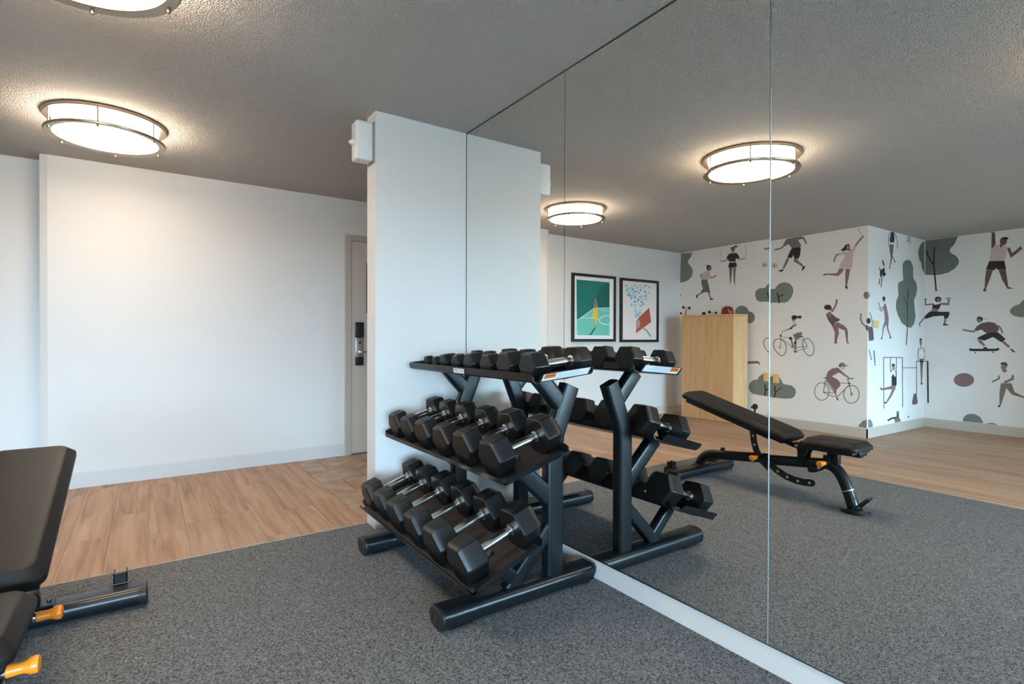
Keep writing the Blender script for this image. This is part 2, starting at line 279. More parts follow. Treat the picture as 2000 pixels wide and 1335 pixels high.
MURAL = [
    ('A','printed_tree','green printed tree crown cut off at the room corner',[
     ('green','5253,2432 5043,2413 5070,2361 5116,2312 5125,2274 5088,2231 5051,2187 5034,2131 5050,2070 5096,2020 5171,1992 5265,1984 5265,2038'),
     ('ink','5254,1787 5255,1779 5257,1773 5261,1769 5265,1769 5265,1807 5261,1806 5258,1802 5255,1796'),
    ]),
    ('A','printed_jogger','printed jogger in pale pink top and olive trousers',[
     ('ink','4712,2151 4716,2133 4728,2120 4746,2113 4765,2115 4782,2125 4795,2141 4799,2160 4795,2178 4783,2192 4765,2198 4746,2196 4729,2186 4717,2170'),
     ('ink','4752,2185 4755,2180 4761,2176 4771,2174 4782,2175 4792,2179 4799,2185 4801,2191 4799,2196 4792,2200 4782,2202 4771,2201 4761,2197 4755,2192'),
     ('skin','4714,2145 4716,2131 4724,2120 4734,2115 4745,2116 4756,2123 4763,2136 4766,2151 4763,2165 4756,2176 4746,2181 4734,2180 4724,2172 4717,2160'),
     ('pink','4816,2116 4764,2114 4738,2078 4734,2002 4781,1984 4886,2001 4878,2061 4851,2097'),
     ('skin','4883,2090 4909,2058 4895,2020 4875,2024 4886,2053 4866,2078'),
     ('skin','4738,2009 4692,2001 4626,2029 4637,2046 4697,2020 4737,2027'),
     ('olive','4886,1998 4786,1989 4763,1914 4740,1821 4736,1791 4780,1794 4802,1811 4876,1793 4894,1825 4859,1861 4886,1940'),
     ('skin','4862,1821 4963,1778 4951,1758 4849,1802'),
     ('ink','4984,1770 4957,1775 4944,1751 4957,1721 4975,1746'),
     ('skin','4774,1798 4740,1715 4718,1721 4751,1803'),
     ('ink','4736,1719 4701,1710 4670,1693 4736,1685'),
    ]),
    ('A','printed_rope_jumper','printed rope jumper in black shirt and shorts',[
     ('ink','4366,2420 4309,2420 4305,2396 4350,2398'),
     ('ink','4340,2378 4343,2367 4353,2360 4366,2356 4382,2358 4396,2365 4406,2376 4409,2388 4406,2399 4396,2407 4382,2410 4367,2408 4353,2401 4343,2390'),
     ('skin','4352,2360 4354,2345 4361,2334 4370,2329 4381,2331 4391,2338 4397,2351 4400,2366 4398,2381 4391,2392 4381,2397 4371,2395 4361,2387 4354,2375'),
     ('ink','4424,2322 4320,2320 4292,2290 4275,2250 4279,2232 4312,2236 4328,2246 4330,2199 4436,2210 4442,2237 4470,2252 4466,2282 4445,2309'),
     ('skin','4460,2246 4501,2236 4564,2238 4563,2224 4497,2222 4454,2232'),
     ('skin','4291,2220 4242,2216 4186,2217 4188,2230 4244,2229 4292,2233'),
     ('ink','4427,2197 4324,2189 4307,2127 4373,2120 4414,2120 4448,2139'),
     ('mauve','4433,2126 4381,2121 4385,2068 4403,1900 4417,1901 4429,2073'),
     ('mauve','4373,2120 4322,2116 4331,2055 4340,1891 4357,1893 4367,2059'),
     ('pink','4426,1895 4403,1893 4417,1864 4430,1862'),
     ('pink','4355,1889 4334,1887 4322,1858 4334,1857'),
     ('grey','4561,2233 4574,2288 4570,2341 4558,2385 4556,2427 4561,2428 4562,2386 4575,2342 4579,2288 4565,2232'),
     ('grey','4185,2228 4170,2274 4166,2340 4186,2395 4201,2426 4204,2425 4190,2394 4170,2340 4173,2275 4189,2229'),
    ]),
    ('A','printed_football','small printed football beside the mirror joint',[
     ('cream','3868,2099 3871,2084 3882,2072 3899,2067 3917,2069 3933,2078 3944,2092 3949,2108 3945,2124 3933,2136 3917,2141 3899,2139 3883,2130 3872,2116'),
     ('ink','3900,2101 3901,2096 3904,2093 3908,2091 3913,2092 3918,2095 3921,2099 3922,2103 3921,2108 3918,2111 3913,2113 3908,2112 3904,2110 3901,2106'),
     ('ink','3933,2121 3934,2118 3935,2116 3938,2115 3940,2116 3943,2117 3944,2119 3945,2122 3944,2125 3943,2127 3940,2128 3938,2128 3935,2126 3934,2124'),
     ('ink','3881,2127 3882,2125 3883,2123 3886,2123 3889,2123 3892,2124 3893,2126 3894,2128 3893,2131 3892,2132 3889,2133 3886,2132 3883,2131 3882,2129'),
     ('ink','3870,2096 3870,2093 3871,2090 3873,2089 3875,2089 3877,2091 3878,2094 3879,2097 3878,2100 3877,2103 3875,2104 3873,2104 3871,2102 3870,2099'),
     ('ink','3928,2080 3929,2078 3931,2076 3934,2076 3936,2076 3939,2077 3941,2079 3942,2081 3941,2083 3939,2085 3937,2086 3934,2085 3931,2084 3929,2082'),
    ]),
    ('A','printed_footballer','printed footballer with head cut off at the ceiling',[
     ('grey','3753,2431 3697,2434 3670,2436 3557,2436 3519,2415 3512,2393 3566,2400 3596,2393 3582,2363 3562,2333 3560,2309 3579,2301 3682,2301 3692,2325 3731,2365 3749,2347 3788,2338 3802,2347 3781,2386'),
     ('skin','3797,2348 3835,2330 3906,2324 3901,2304 3827,2310 3786,2330'),
     ('skin','3895,2313 3896,2308 3899,2305 3903,2304 3907,2305 3911,2307 3914,2311 3915,2315 3914,2320 3912,2323 3907,2324 3903,2323 3899,2321 3896,2317'),
     ('skin','3536,2403 3519,2359 3505,2327 3485,2333 3498,2365 3515,2408'),
     ('ink','3682,2301 3572,2301 3564,2286 3571,2205 3591,2157 3650,2169 3655,2216 3681,2175 3737,2192 3716,2238'),
     ('mauve','3741,2189 3709,2178 3729,2129 3779,2047 3800,2057 3779,2107'),
     ('mauve','3650,2166 3615,2162 3598,2134 3540,2079 3533,2061 3550,2053 3611,2101 3653,2126'),
     ('ink','3858,2035 3814,2041 3800,2050 3786,2031 3801,2013 3839,2021'),
     ('ink','3543,2056 3509,2055 3509,2035 3536,2001 3555,2006 3543,2029'),
    ]),
    ('A','printed_racket_player','printed racket player in a pink dress',[
     ('grey','2853,2328 2895,2406 2899,2404 2856,2326'),
     ('grey','2946,2436 2925,2412 2895,2405 2886,2433 2889,2434 2897,2408 2924,2415 2942,2436'),
     ('skin','2927,2212 2888,2265 2843,2314 2857,2329 2902,2280 2942,2226'),
     ('skin','2841,2317 2841,2312 2844,2309 2848,2308 2852,2308 2856,2311 2859,2315 2860,2320 2859,2324 2856,2328 2852,2329 2848,2328 2844,2326 2842,2322'),
     ('ink','3054,2227 3040,2253 3005,2259 2987,2236 3004,2182 3039,2186 3063,2177 3093,2200 3063,2215'),
     ('skin','2987,2210 2989,2195 2995,2184 3004,2178 3013,2179 3022,2187 3028,2200 3031,2216 3029,2231 3023,2242 3014,2247 3004,2246 2996,2238 2989,2225'),
     ('ink','2983,2184 2984,2180 2986,2176 2990,2175 2994,2176 2998,2178 3001,2182 3002,2186 3001,2191 2998,2194 2994,2195 2990,2195 2987,2192 2984,2188'),
     ('pink','2946,2224 2923,2211 2937,2172 2951,2137 2957,2075 2964,1969 3038,1970 3110,2004 3080,2052 3050,2099 3045,2133 3105,2138 3105,2163 3039,2177 3010,2162 2978,2181'),
     ('skin','3111,2161 3144,2150 3167,2104 3174,2068 3157,2062 3151,2096 3131,2134 3104,2144'),
     ('mauve','3100,1987 3049,1968 3067,1935 3115,1890 3238,1917 3241,1932 3136,1926 3127,1938'),
     ('ink','3297,1916 3269,1933 3238,1933 3241,1921 3281,1913'),
     ('mauve','3033,1967 2982,1961 3001,1852 3017,1768 3035,1770 3037,1869'),
     ('ink','3037,1770 3018,1768 3008,1739 3015,1724 3033,1741 3039,1757'),
    ]),
    ('A','printed_bush','green printed bush with one dark twig',[
     ('green','4041,1707 4031,1769 3980,1799 3897,1800 3881,1826 3839,1863 3770,1875 3701,1851 3661,1795 3654,1741 3680,1670 3727,1619 3768,1608 3979,1619 4023,1650'),
     ('ink','3876,1742 3850,1604 3829,1607 3856,1744'),
     ('ink','3851,1681 3777,1709 3782,1722 3857,1694'),
    ]),
    ('A','printed_shrub','two round green printed shrub shapes behind the cabinet',[
     ('green','4131,1487 4137,1457 4154,1432 4181,1413 4214,1404 4250,1405 4284,1416 4312,1437 4331,1465 4337,1495 4331,1526 4313,1552 4285,1570 4251,1579 4215,1577 4182,1565 4155,1544 4137,1517'),
     ('green','4041,1411 4046,1384 4059,1360 4080,1343 4105,1334 4132,1335 4158,1345 4179,1363 4193,1388 4198,1416 4193,1443 4180,1467 4159,1484 4133,1493 4106,1492 4080,1481 4060,1463 4046,1438'),
    ]),
    ('A','printed_cyclist','printed cyclist with ponytail on a thin black bicycle',[
     ('ink','3913,1066 3905,1100 3881,1127 3847,1135 3808,1127 3773,1096 3751,1052 3745,1008 3737,1010 3742,1055 3766,1101 3804,1135 3847,1143 3886,1134 3914,1104 3922,1068'),
     ('ink','3745,1010 3755,961 3776,930 3804,921 3838,940 3879,984 3902,1023 3913,1068 3922,1066 3911,1020 3886,979 3843,933 3805,912 3771,923 3747,957 3737,1008'),
     ('ink','3531,1089 3519,1122 3502,1137 3476,1142 3445,1126 3413,1084 3397,1038 3394,991 3386,992 3389,1040 3406,1088 3440,1132 3475,1150 3506,1145 3526,1126 3539,1091'),
     ('ink','3394,993 3407,951 3428,935 3454,932 3481,951 3509,991 3528,1047 3531,1090 3539,1090 3536,1046 3516,987 3486,946 3456,923 3425,927 3400,946 3386,990'),
     ('ink','3814,1148 3824,1043 3817,1042 3808,1148'),
     ('ink','3816,1028 3817,1023 3820,1019 3824,1018 3828,1019 3831,1023 3832,1028 3838,1027 3837,1020 3831,1014 3824,1012 3817,1014 3811,1020 3810,1027'),
     ('ink','3832,1027 3831,1032 3828,1036 3824,1037 3820,1036 3817,1033 3816,1027 3810,1029 3811,1036 3817,1041 3824,1043 3832,1041 3837,1035 3838,1028'),
     ('ink','3820,1177 3812,1145 3804,1147 3812,1179'),
     ('ink','3803,1178 3804,1173 3808,1168 3814,1165 3821,1165 3826,1168 3830,1173 3832,1178 3831,1184 3827,1188 3821,1191 3814,1191 3809,1188 3805,1184'),
     ('ink','3807,1187 3794,1235 3755,1241 3756,1247 3799,1241 3813,1189'),
     ('ink','3792,1131 3666,1033 3662,1037 3789,1135'),
     ('ink','3791,1161 3735,1151 3523,1122 3523,1126 3734,1156 3790,1166'),
     ('ink','3538,1166 3477,1046 3472,1049 3533,1169'),
     ('ink','3644,1023 3474,1042 3475,1048 3644,1028'),
     ('ink','3476,1046 3487,1023 3610,987 3608,982 3483,1018 3471,1044'),
     ('ink','3644,1021 3649,1000 3623,975 3619,979 3643,1002 3638,1020'),
     ('ink','3602,975 3604,970 3609,966 3617,964 3626,964 3633,966 3639,969 3641,974 3639,979 3634,983 3626,985 3617,985 3609,983 3604,979'),
     ('ink','3642,1035 3644,1032 3649,1029 3657,1027 3665,1027 3673,1028 3678,1031 3680,1035 3678,1038 3673,1041 3665,1043 3657,1043 3650,1042 3644,1039'),
     ('ink','3576,1153 3547,1175 3521,1178 3528,1168 3562,1156'),
     ('grey','3657,1188 3611,1214 3541,1226 3540,1202 3557,1168 3586,1138 3625,1143 3645,1168'),
     ('skin','3695,1145 3672,1066 3664,1037 3642,1043 3651,1073 3673,1151'),
     ('mauve','3627,1135 3637,1070 3632,996 3608,997 3612,1069 3603,1132'),
     ('ink','3667,1147 3669,1139 3674,1132 3682,1128 3691,1128 3699,1132 3705,1139 3707,1147 3705,1155 3700,1161 3692,1165 3683,1165 3675,1161 3669,1155'),
     ('ink','3609,1087 3610,1080 3615,1074 3622,1071 3629,1071 3636,1074 3641,1080 3642,1087 3641,1094 3636,1100 3629,1103 3622,1103 3615,1100 3611,1094'),
     ('mauve','3614,1327 3655,1320 3690,1286 3671,1267 3642,1296 3609,1302'),
     ('skin','3688,1278 3758,1255 3753,1241 3683,1264'),
     ('ink','3661,1274 3662,1269 3668,1265 3676,1262 3685,1262 3693,1265 3698,1269 3700,1274 3698,1279 3693,1283 3685,1286 3676,1285 3668,1283 3663,1279'),
     ('skin','3627,1387 3629,1377 3635,1369 3644,1365 3654,1365 3663,1370 3669,1378 3671,1389 3669,1399 3663,1407 3654,1411 3644,1411 3635,1406 3629,1398'),
     ('pink','3656,1369 3617,1361 3631,1330 3663,1335'),
     ('ink','3598,1413 3601,1401 3612,1392 3628,1387 3645,1388 3661,1393 3672,1403 3677,1415 3673,1427 3662,1436 3646,1441 3628,1441 3613,1435 3602,1425'),
     ('ink','3618,1415 3574,1408 3573,1424 3617,1430'),
     ('ink','3547,1413 3549,1404 3556,1397 3565,1394 3576,1394 3586,1398 3593,1406 3595,1415 3593,1424 3586,1430 3576,1434 3566,1434 3556,1429 3549,1422'),
    ]),
    ('A','printed_leaning_thrower','printed figure in mauve vest leaning back with one arm up',[
     ('mauve','3177,1459 3140,1519 3121,1573 3123,1612 3143,1613 3142,1578 3159,1530 3195,1471'),
     ('mauve2','3238,1457 3186,1442 3142,1402 3094,1375 3091,1362 3136,1337 3181,1296 3222,1359 3244,1405 3251,1432'),
     ('mauve','3188,1433 3190,1417 3197,1405 3206,1398 3216,1399 3226,1406 3233,1419 3235,1434 3233,1450 3226,1462 3217,1468 3206,1468 3197,1461 3190,1448'),
     ('skin','3184,1499 3185,1489 3189,1481 3196,1477 3203,1477 3209,1482 3214,1490 3216,1501 3214,1511 3210,1519 3203,1523 3196,1522 3190,1518 3185,1509'),
     ('ink','3189,1520 3193,1506 3205,1495 3223,1490 3242,1491 3260,1498 3272,1510 3276,1524 3272,1538 3260,1549 3243,1555 3223,1554 3206,1546 3194,1534'),
     ('mauve','3181,1299 3118,1340 3046,1297 3016,1265 3003,1226 3003,1103 3018,1103 3039,1239 3111,1269 3102,1208 3128,1105 3152,1102 3148,1215 3172,1273'),
     ('mauve','3154,1105 3128,1108 3119,1092 3131,1081 3155,1086'),
     ('mauve','3018,1106 3002,1106 2981,1094 3014,1084'),
    ]),
    ('A','printed_ball','round mauve printed ball near the wall corner',[
     ('mauve','2798,1601 2801,1599 2816,1600 2829,1609 2838,1624 2841,1643 2838,1661 2829,1675 2816,1682 2802,1681 2798,1679'),
    ]),
    ('S','printed_ball','round mauve printed ball near the wall corner',[
     ('mauve','-5111,1642 -5103,1623 -5082,1608 -5067,1603 -5067,1676 -5081,1673 -5103,1660'),
    ]),
    ('A','printed_catcher','printed figure seen from behind with both arms raised',[
     ('skin','2874,1436 2877,1367 2861,1319 2816,1273 2806,1285 2847,1329 2861,1369 2858,1434'),
     ('ink','2795,1316 2798,1319 2804,1331 2807,1346 2805,1361 2799,1373 2795,1376 2795,1347'),
     ('mauve2','2813,1292 2795,1295 2795,1231 2815,1249'),
    ]),
    ('S','printed_catcher','printed figure seen from behind with both arms raised',[
     ('skin','-5097,1448 -5144,1391 -5165,1343 -5163,1291 -5186,1291 -5188,1344 -5166,1395 -5118,1452'),
     ('ink','-5140,1348 -5135,1333 -5121,1320 -5101,1313 -5079,1313 -5068,1316 -5067,1347 -5067,1376 -5077,1380 -5100,1381 -5120,1375 -5135,1363'),
     ('pink','-5105,1312 -5112,1279 -5136,1280 -5128,1313'),
     ('mauve2','-5068,1295 -5070,1295 -5110,1277 -5177,1285 -5205,1245 -5224,1126 -5153,1120 -5100,1114 -5085,1225 -5070,1230'),
     ('grey','-5094,1012 -5150,914 -5154,905 -5177,906 -5172,916 -5115,1015'),
     ('ink','-5178,902 -5177,899 -5174,896 -5169,894 -5164,894 -5160,896 -5157,899 -5156,903 -5157,906 -5160,909 -5164,911 -5169,911 -5173,909 -5176,906'),
     ('grey','-5211,1004 -5241,857 -5271,857 -5241,1005'),
     ('ink','-5275,840 -5274,836 -5269,833 -5263,831 -5255,831 -5249,833 -5244,837 -5242,841 -5244,845 -5248,849 -5255,851 -5262,850 -5269,848 -5274,845'),
    ]),
    ('S','printed_waiting_player','thin printed figure in profile holding up both hands',[
     ('ink','-5513,1617 -5510,1603 -5499,1592 -5483,1585 -5465,1584 -5449,1589 -5438,1600 -5434,1614 -5437,1628 -5448,1639 -5464,1646 -5482,1647 -5498,1642 -5509,1631'),
     ('pink','-5471,1594 -5469,1587 -5462,1581 -5453,1578 -5442,1577 -5432,1580 -5425,1585 -5423,1592 -5425,1599 -5432,1605 -5441,1608 -5452,1609 -5462,1606 -5468,1601'),
     ('skin','-5489,1568 -5525,1557 -5561,1507 -5607,1405 -5605,1354 -5551,1320 -5500,1351 -5499,1415 -5476,1478 -5454,1509'),
     ('skin','-5479,1543 -5414,1498 -5338,1571 -5316,1565 -5410,1479 -5500,1537'),
     ('skin','-5470,1495 -5408,1474 -5336,1517 -5320,1511 -5403,1462 -5481,1488'),
     ('skin','-5500,1351 -5553,1320 -5480,1268 -5446,1162 -5425,1162 -5451,1280'),
     ('skin','-5543,1320 -5605,1354 -5595,1276 -5670,1173 -5643,1170 -5566,1256'),
     ('ink','-5444,1150 -5442,1145 -5436,1141 -5428,1138 -5418,1138 -5410,1140 -5404,1144 -5402,1149 -5404,1154 -5409,1158 -5418,1161 -5427,1161 -5436,1158 -5442,1154'),
     ('ink','-5680,1161 -5678,1154 -5672,1149 -5663,1147 -5654,1147 -5645,1149 -5639,1154 -5636,1160 -5638,1166 -5644,1171 -5653,1174 -5663,1174 -5672,1172 -5678,1167'),
    ]),
    ('S','printed_tall_tree','tall green printed tree with thin dark trunk',[
     ('green2','-5987,2075 -6047,2119 -6138,2140 -6231,2128 -6295,2061 -6304,1917 -6394,1870 -6428,1792 -6397,1711 -6335,1641 -6353,1536 -6387,1431 -6341,1337 -6248,1286 -6124,1294 -5972,1343 -5867,1429 -5807,1516 -5805,1592 -5876,1684 -5851,1785 -5873,1837 -6006,1871 -5989,1973'),
     ('ink','-6123,1775 -6127,1281 -6101,1067 -6126,1066 -6152,1281 -6148,1776'),
     ('ink','-6017,1671 -6126,1540 -6143,1543 -6034,1674'),
     ('ink','-6198,1767 -6138,1666 -6156,1665 -6216,1766'),
    ]),
    ('S','printed_gymnast','printed gymnast in dark top cut off at the ceiling',[
     ('ink','-5652,2433 -5717,2436 -5740,2436 -5748,2360 -5736,2314 -5623,2305 -5616,2345 -5640,2387'),
     ('mauve','-5618,2430 -5575,2364 -5584,2264 -5616,2223 -5633,2227 -5601,2267 -5593,2365 -5635,2429'),
     ('mauve','-5757,2427 -5810,2349 -5822,2244 -5841,2246 -5828,2352 -5775,2431'),
     ('olive','-5611,2281 -5730,2285 -5713,2206 -5695,2137 -5647,2019 -5622,2017 -5651,2133 -5619,2185'),
     ('ink','-5686,2140 -5753,2084 -5772,2090 -5704,2145'),
     ('ink','-5641,2002 -5640,1996 -5636,1991 -5630,1988 -5623,1987 -5617,1989 -5613,1994 -5611,2000 -5612,2006 -5616,2011 -5622,2014 -5629,2014 -5635,2012 -5639,2008'),
     ('ink','-5777,2080 -5775,2074 -5772,2069 -5767,2065 -5761,2065 -5756,2067 -5752,2072 -5751,2078 -5752,2084 -5756,2089 -5761,2092 -5766,2093 -5772,2090 -5775,2086'),
    ]),
    ('S','printed_small_dancer','small dark printed dancing figure',[
     ('ink','-5348,1990 -5378,1957 -5402,1953 -5450,1979 -5486,1992 -5494,1938 -5531,1908 -5488,1889 -5458,1876 -5427,1906 -5416,1878 -5392,1860 -5368,1880 -5367,1934 -5342,1970'),
     ('ink','-5412,2076 -5448,2071 -5486,2020 -5474,2000 -5437,2027'),
     ('ink','-5358,1853 -5329,1779 -5350,1778 -5379,1853'),
     ('ink','-5411,1868 -5383,1749 -5405,1749 -5433,1868'),
    ]),
    ('S','printed_legs','two short printed legs hanging from the ceiling line',[
     ('skin','-6118,2436 -6113,2377 -6135,2379 -6139,2436'),
     ('ink','-6140,2376 -6138,2373 -6133,2369 -6126,2367 -6117,2366 -6109,2367 -6104,2369 -6102,2372 -6104,2376 -6109,2379 -6117,2382 -6125,2383 -6133,2382 -6138,2380'),
     ('ink','-6175,2436 -6181,2337 -6200,2339 -6194,2436'),
    ]),
    ('S','printed_large_tree','large dark green printed tree with forked black trunk',[
     ('green2','-6656,2002 -6607,2035 -6557,2087 -6543,2138 -6488,2169 -6452,2229 -6456,2292 -6522,2370 -6599,2414 -6636,2431'),
    ]),
    ('C','printed_large_tree','large dark green printed tree with forked black trunk',[
     ('green2','2452,2436 2490,2341 2527,2300 2536,2262 2520,2233 2476,2200 2448,2158 2440,2118 2451,2081 2488,2031 2550,1991 2626,1975 2691,1973 2794,1988 2795,1990 2795,2436'),
     ('ink','2706,2349 2711,2111 2696,1941 2682,1764 2665,1764 2679,1942 2693,2109 2689,2346'),
     ('ink','2794,2302 2760,2200 2709,2097 2695,2107 2745,2208 2778,2307'),
    ]),
    ('C','printed_reaching_player','printed figure in pink vest and black shorts reaching up',[
     ('brown','2128,2433 2100,2435 2091,2290 2116,2242 2132,2230'),
     ('ink','2156,2436 2127,2427 2127,2433 2135,2436'),
     ('brown','1988,2305 1991,2286 2000,2271 2013,2264 2028,2266 2042,2277 2051,2295 2054,2316 2051,2335 2042,2350 2029,2357 2014,2355 2001,2344 1992,2326'),
     ('ink','1975,2337 1978,2330 1987,2325 2000,2324 2015,2326 2028,2331 2037,2339 2041,2347 2037,2354 2028,2359 2015,2360 2000,2358 1987,2352 1978,2345'),
     ('brown','2054,2281 2021,2272 2047,2227'),
     ('pink','2088,2282 2054,2270 2045,2226 2021,2262 1982,2238 1993,2159 2011,2071 2146,2090 2135,2223'),
     ('brown','1988,2221 1954,2104 1903,2148 1853,2200 1870,2230 1920,2178 1942,2159 1963,2231'),
     ('ink','2149,2091 2011,2076 1994,1974 2074,1979 2086,2002 2097,1974 2179,1990'),
     ('brown','2176,1984 2114,1977 2136,1889 2175,1766 2189,1767 2187,1872'),
     ('brown','2063,1976 1997,1972 1985,1868 1973,1761 1987,1759 2029,1850'),
     ('brown','2201,1753 2186,1771 2174,1762 2177,1725 2203,1727'),
     ('brown','1987,1759 1968,1764 1924,1739 1984,1742'),
    ]),
    ('S','printed_lunging_lifter','printed figure lunging with two small dumbbells',[
     ('ink','-6657,1663 -6673,1663 -6672,1674 -6656,1673'),
     ('skin','-6660,1664 -6675,1594 -6675,1625 -6673,1665'),
     ('ink','-6675,1413 -6643,1425 -6675,1442'),
     ('skin','-6640,1426 -6483,1344 -6514,1334 -6672,1416'),
     ('skin','-6485,1342 -6509,1304 -6537,1308 -6513,1346'),
    ]),
    ('C','printed_lunging_lifter','printed figure lunging with two small dumbbells',[
     ('ink','2795,1663 2770,1662 2770,1673 2795,1674'),
     ('ink','2571,1660 2518,1658 2518,1668 2571,1670'),
     ('skin','2794,1585 2794,1583 2709,1590 2711,1610 2779,1604 2783,1665 2795,1665 2795,1625'),
     ('skin','2552,1654 2556,1606 2619,1611 2619,1583 2536,1577 2529,1650'),
     ('ink','2616,1654 2620,1638 2630,1626 2644,1620 2660,1621 2675,1629 2685,1642 2689,1659 2686,1675 2675,1687 2661,1693 2645,1692 2630,1684 2620,1670'),
     ('skin','2629,1648 2630,1635 2635,1626 2643,1621 2651,1621 2658,1627 2663,1637 2665,1650 2663,1662 2658,1671 2651,1676 2643,1676 2636,1670 2631,1660'),
     ('wine','2707,1613 2692,1590 2643,1595 2622,1612 2625,1572 2642,1532 2716,1539'),
     ('skin','2717,1535 2645,1532 2654,1498 2734,1501'),
     ('ink','2744,1503 2534,1493 2533,1458 2552,1407 2590,1412 2591,1445 2697,1440 2790,1407 2791,1409 2792,1447 2784,1459'),
     ('skin','2583,1412 2594,1343 2573,1337 2562,1406'),
     ('ink','2596,1342 2569,1341 2533,1320 2599,1321'),
    ]),
    ('C','printed_skateboarder','printed skateboarder in dark shirt crouching on a board',[
     ('skin','2212,1383 2214,1367 2221,1355 2232,1349 2244,1349 2254,1356 2262,1369 2264,1384 2262,1399 2255,1411 2244,1418 2232,1418 2222,1410 2214,1398'),
     ('ink','2263,1391 2257,1416 2233,1423 2205,1407 2205,1368 2219,1369 2227,1397'),
     ('grey','2206,1394 2162,1384 2162,1388 2205,1399'),
     ('mauve2','2218,1341 2151,1356 2092,1341 2066,1303 2050,1261 2076,1230 2161,1217 2182,1228 2218,1263 2264,1243 2287,1250 2265,1299'),
     ('skin','2279,1253 2303,1251 2398,1273 2401,1251 2304,1228 2278,1230'),
     ('grey','2071,1304 2046,1276 2026,1213 2013,1220 2034,1287 2061,1318'),
     ('ink','2166,1217 2071,1234 2034,1199 1992,1144 2033,1110 2107,1172 2187,1126 2258,1151 2236,1175'),
     ('skin','2258,1147 2214,1130 2176,1067 2197,1060 2241,1108'),
     ('skin','2028,1109 1968,1041 1953,1064 2013,1132'),
     ('ink','1953,1029 1940,1034 1905,996 1925,991'),
     ('ink','2334,1004 2303,997 2078,1002 2047,1017 2055,1044 2082,1031 2301,1027 2330,1033'),
     ('ink','2157,1039 2159,1035 2165,1031 2173,1029 2183,1028 2192,1030 2198,1034 2200,1038 2198,1043 2192,1047 2183,1049 2174,1049 2165,1047 2159,1044'),
     ('ink','2265,981 2265,976 2268,973 2271,971 2274,971 2277,973 2279,976 2280,980 2279,985 2277,988 2274,990 2271,990 2268,988 2266,985'),
     ('ink','2098,988 2099,984 2101,980 2104,979 2107,978 2110,980 2112,984 2113,988 2113,992 2110,995 2108,997 2104,997 2101,996 2099,992'),
    ]),
    ('C','printed_cloud_bush','green printed bush cut by the picture edge',[
     ('green','1959,1471 1949,1504 1919,1537 1874,1554 1859,1580 1834,1606 1795,1617 1756,1588 1737,1527 1703,1493 1693,1440 1726,1402 1863,1400 1913,1415 1943,1439'),
    ]),
    ('C','printed_oval_ball','flat oval mauve printed ball',[
     ('mauve','2281,643 2285,616 2299,592 2321,571 2349,557 2381,550 2412,552 2441,562 2464,580 2479,603 2484,629 2479,656 2465,681 2442,702 2413,715 2382,721 2350,719 2322,709 2300,691 2286,668'),
    ]),
    ('C','printed_walker','printed walker in white shirt and grey trousers',[
     ('white','2045,740 2022,765 1975,767 1940,746 1931,685 1937,627 2039,620 2042,678'),
     ('skin','1981,816 1984,799 1991,785 2001,777 2013,776 2024,783 2031,797 2034,813 2032,830 2024,844 2014,852 2002,853 1991,846 1984,832'),
     ('skin','2028,776 1972,784 1987,753 2010,751'),
     ('ink','2043,842 2031,864 2008,874 1985,867 1972,841 1977,821 1990,842 2017,847'),
     ('skin','2058,710 2057,679 2117,638 2110,620 2042,668 2042,711'),
     ('skin','1938,722 1936,689 1973,664 2007,642 1999,618 1964,640 1915,674 1919,725'),
     ('taupe','2033,620 1937,627 1910,525 1827,479 1786,461 1792,441 1827,461 1933,493 1982,566 2005,463 2028,360 2043,362 2044,491'),
     ('ink','2057,341 2048,357 2031,359 2037,339 2051,327'),
    ]),
    ('C','printed_low_bushes','two low green printed bushes behind the skirting',[
     ('green','2388,118 2389,142 2372,185 2340,213 2302,224 2261,219 2223,195 2198,150 2192,118'),
     ('green','2162,118 2149,127 2113,136 2077,131 2057,118'),
    ]),
    ('A','printed_racing_cyclist','printed cyclist in a cap bent over a thin bicycle',[
     ('ink','3215,502 3217,474 3225,448 3238,426 3254,408 3274,396 3294,390 3315,392 3335,400 3352,415 3365,436 3374,460 3377,488 3384,487 3381,458 3372,432 3358,410 3339,394 3317,384 3294,383 3271,389 3250,402 3232,422 3219,446 3211,473 3208,501'),
     ('ink','3377,487 3374,515 3366,541 3353,564 3336,582 3317,594 3296,599 3275,597 3256,588 3239,573 3226,552 3218,528 3215,501 3208,502 3211,530 3220,556 3234,578 3252,594 3273,604 3296,606 3319,600 3340,588 3359,568 3373,544 3381,516 3384,487'),
     ('ink','2881,497 2883,470 2891,445 2904,423 2920,405 2939,393 2959,388 2980,389 2999,397 3016,412 3029,432 3038,456 3041,483 3047,482 3044,454 3035,428 3021,407 3003,391 2982,382 2959,381 2937,387 2916,400 2899,419 2885,443 2877,469 2875,497'),
     ('ink','3041,482 3038,510 3030,535 3017,558 3001,575 2981,587 2961,592 2940,590 2921,581 2905,567 2892,547 2884,523 2881,497 2875,498 2878,525 2886,550 2900,572 2918,588 2938,597 2961,599 2983,593 3004,581 3022,562 3036,538 3045,511 3047,483'),
     ('ink','3254,647 3279,488 3272,488 3247,646'),
     ('ink','3276,486 3156,483 3155,489 3276,493'),
     ('ink','3277,483 3208,449 3141,443 3140,450 3206,455 3274,489'),
     ('ink','3245,618 3128,461 3123,466 3240,622'),
     ('ink','3243,620 3142,616 2982,610 2982,616 3141,622 3242,627'),
     ('ink','3108,447 2980,597 2984,602 3113,451'),
     ('ink','3003,662 2992,613 2959,489 2953,491 2986,615 2996,664'),
     ('ink','3004,664 2937,672 2937,682 3004,674'),
     ('ink','2951,489 2952,482 2955,478 2958,476 2962,477 2965,481 2966,488 2972,486 2970,478 2965,472 2958,470 2951,473 2947,480 2945,488'),
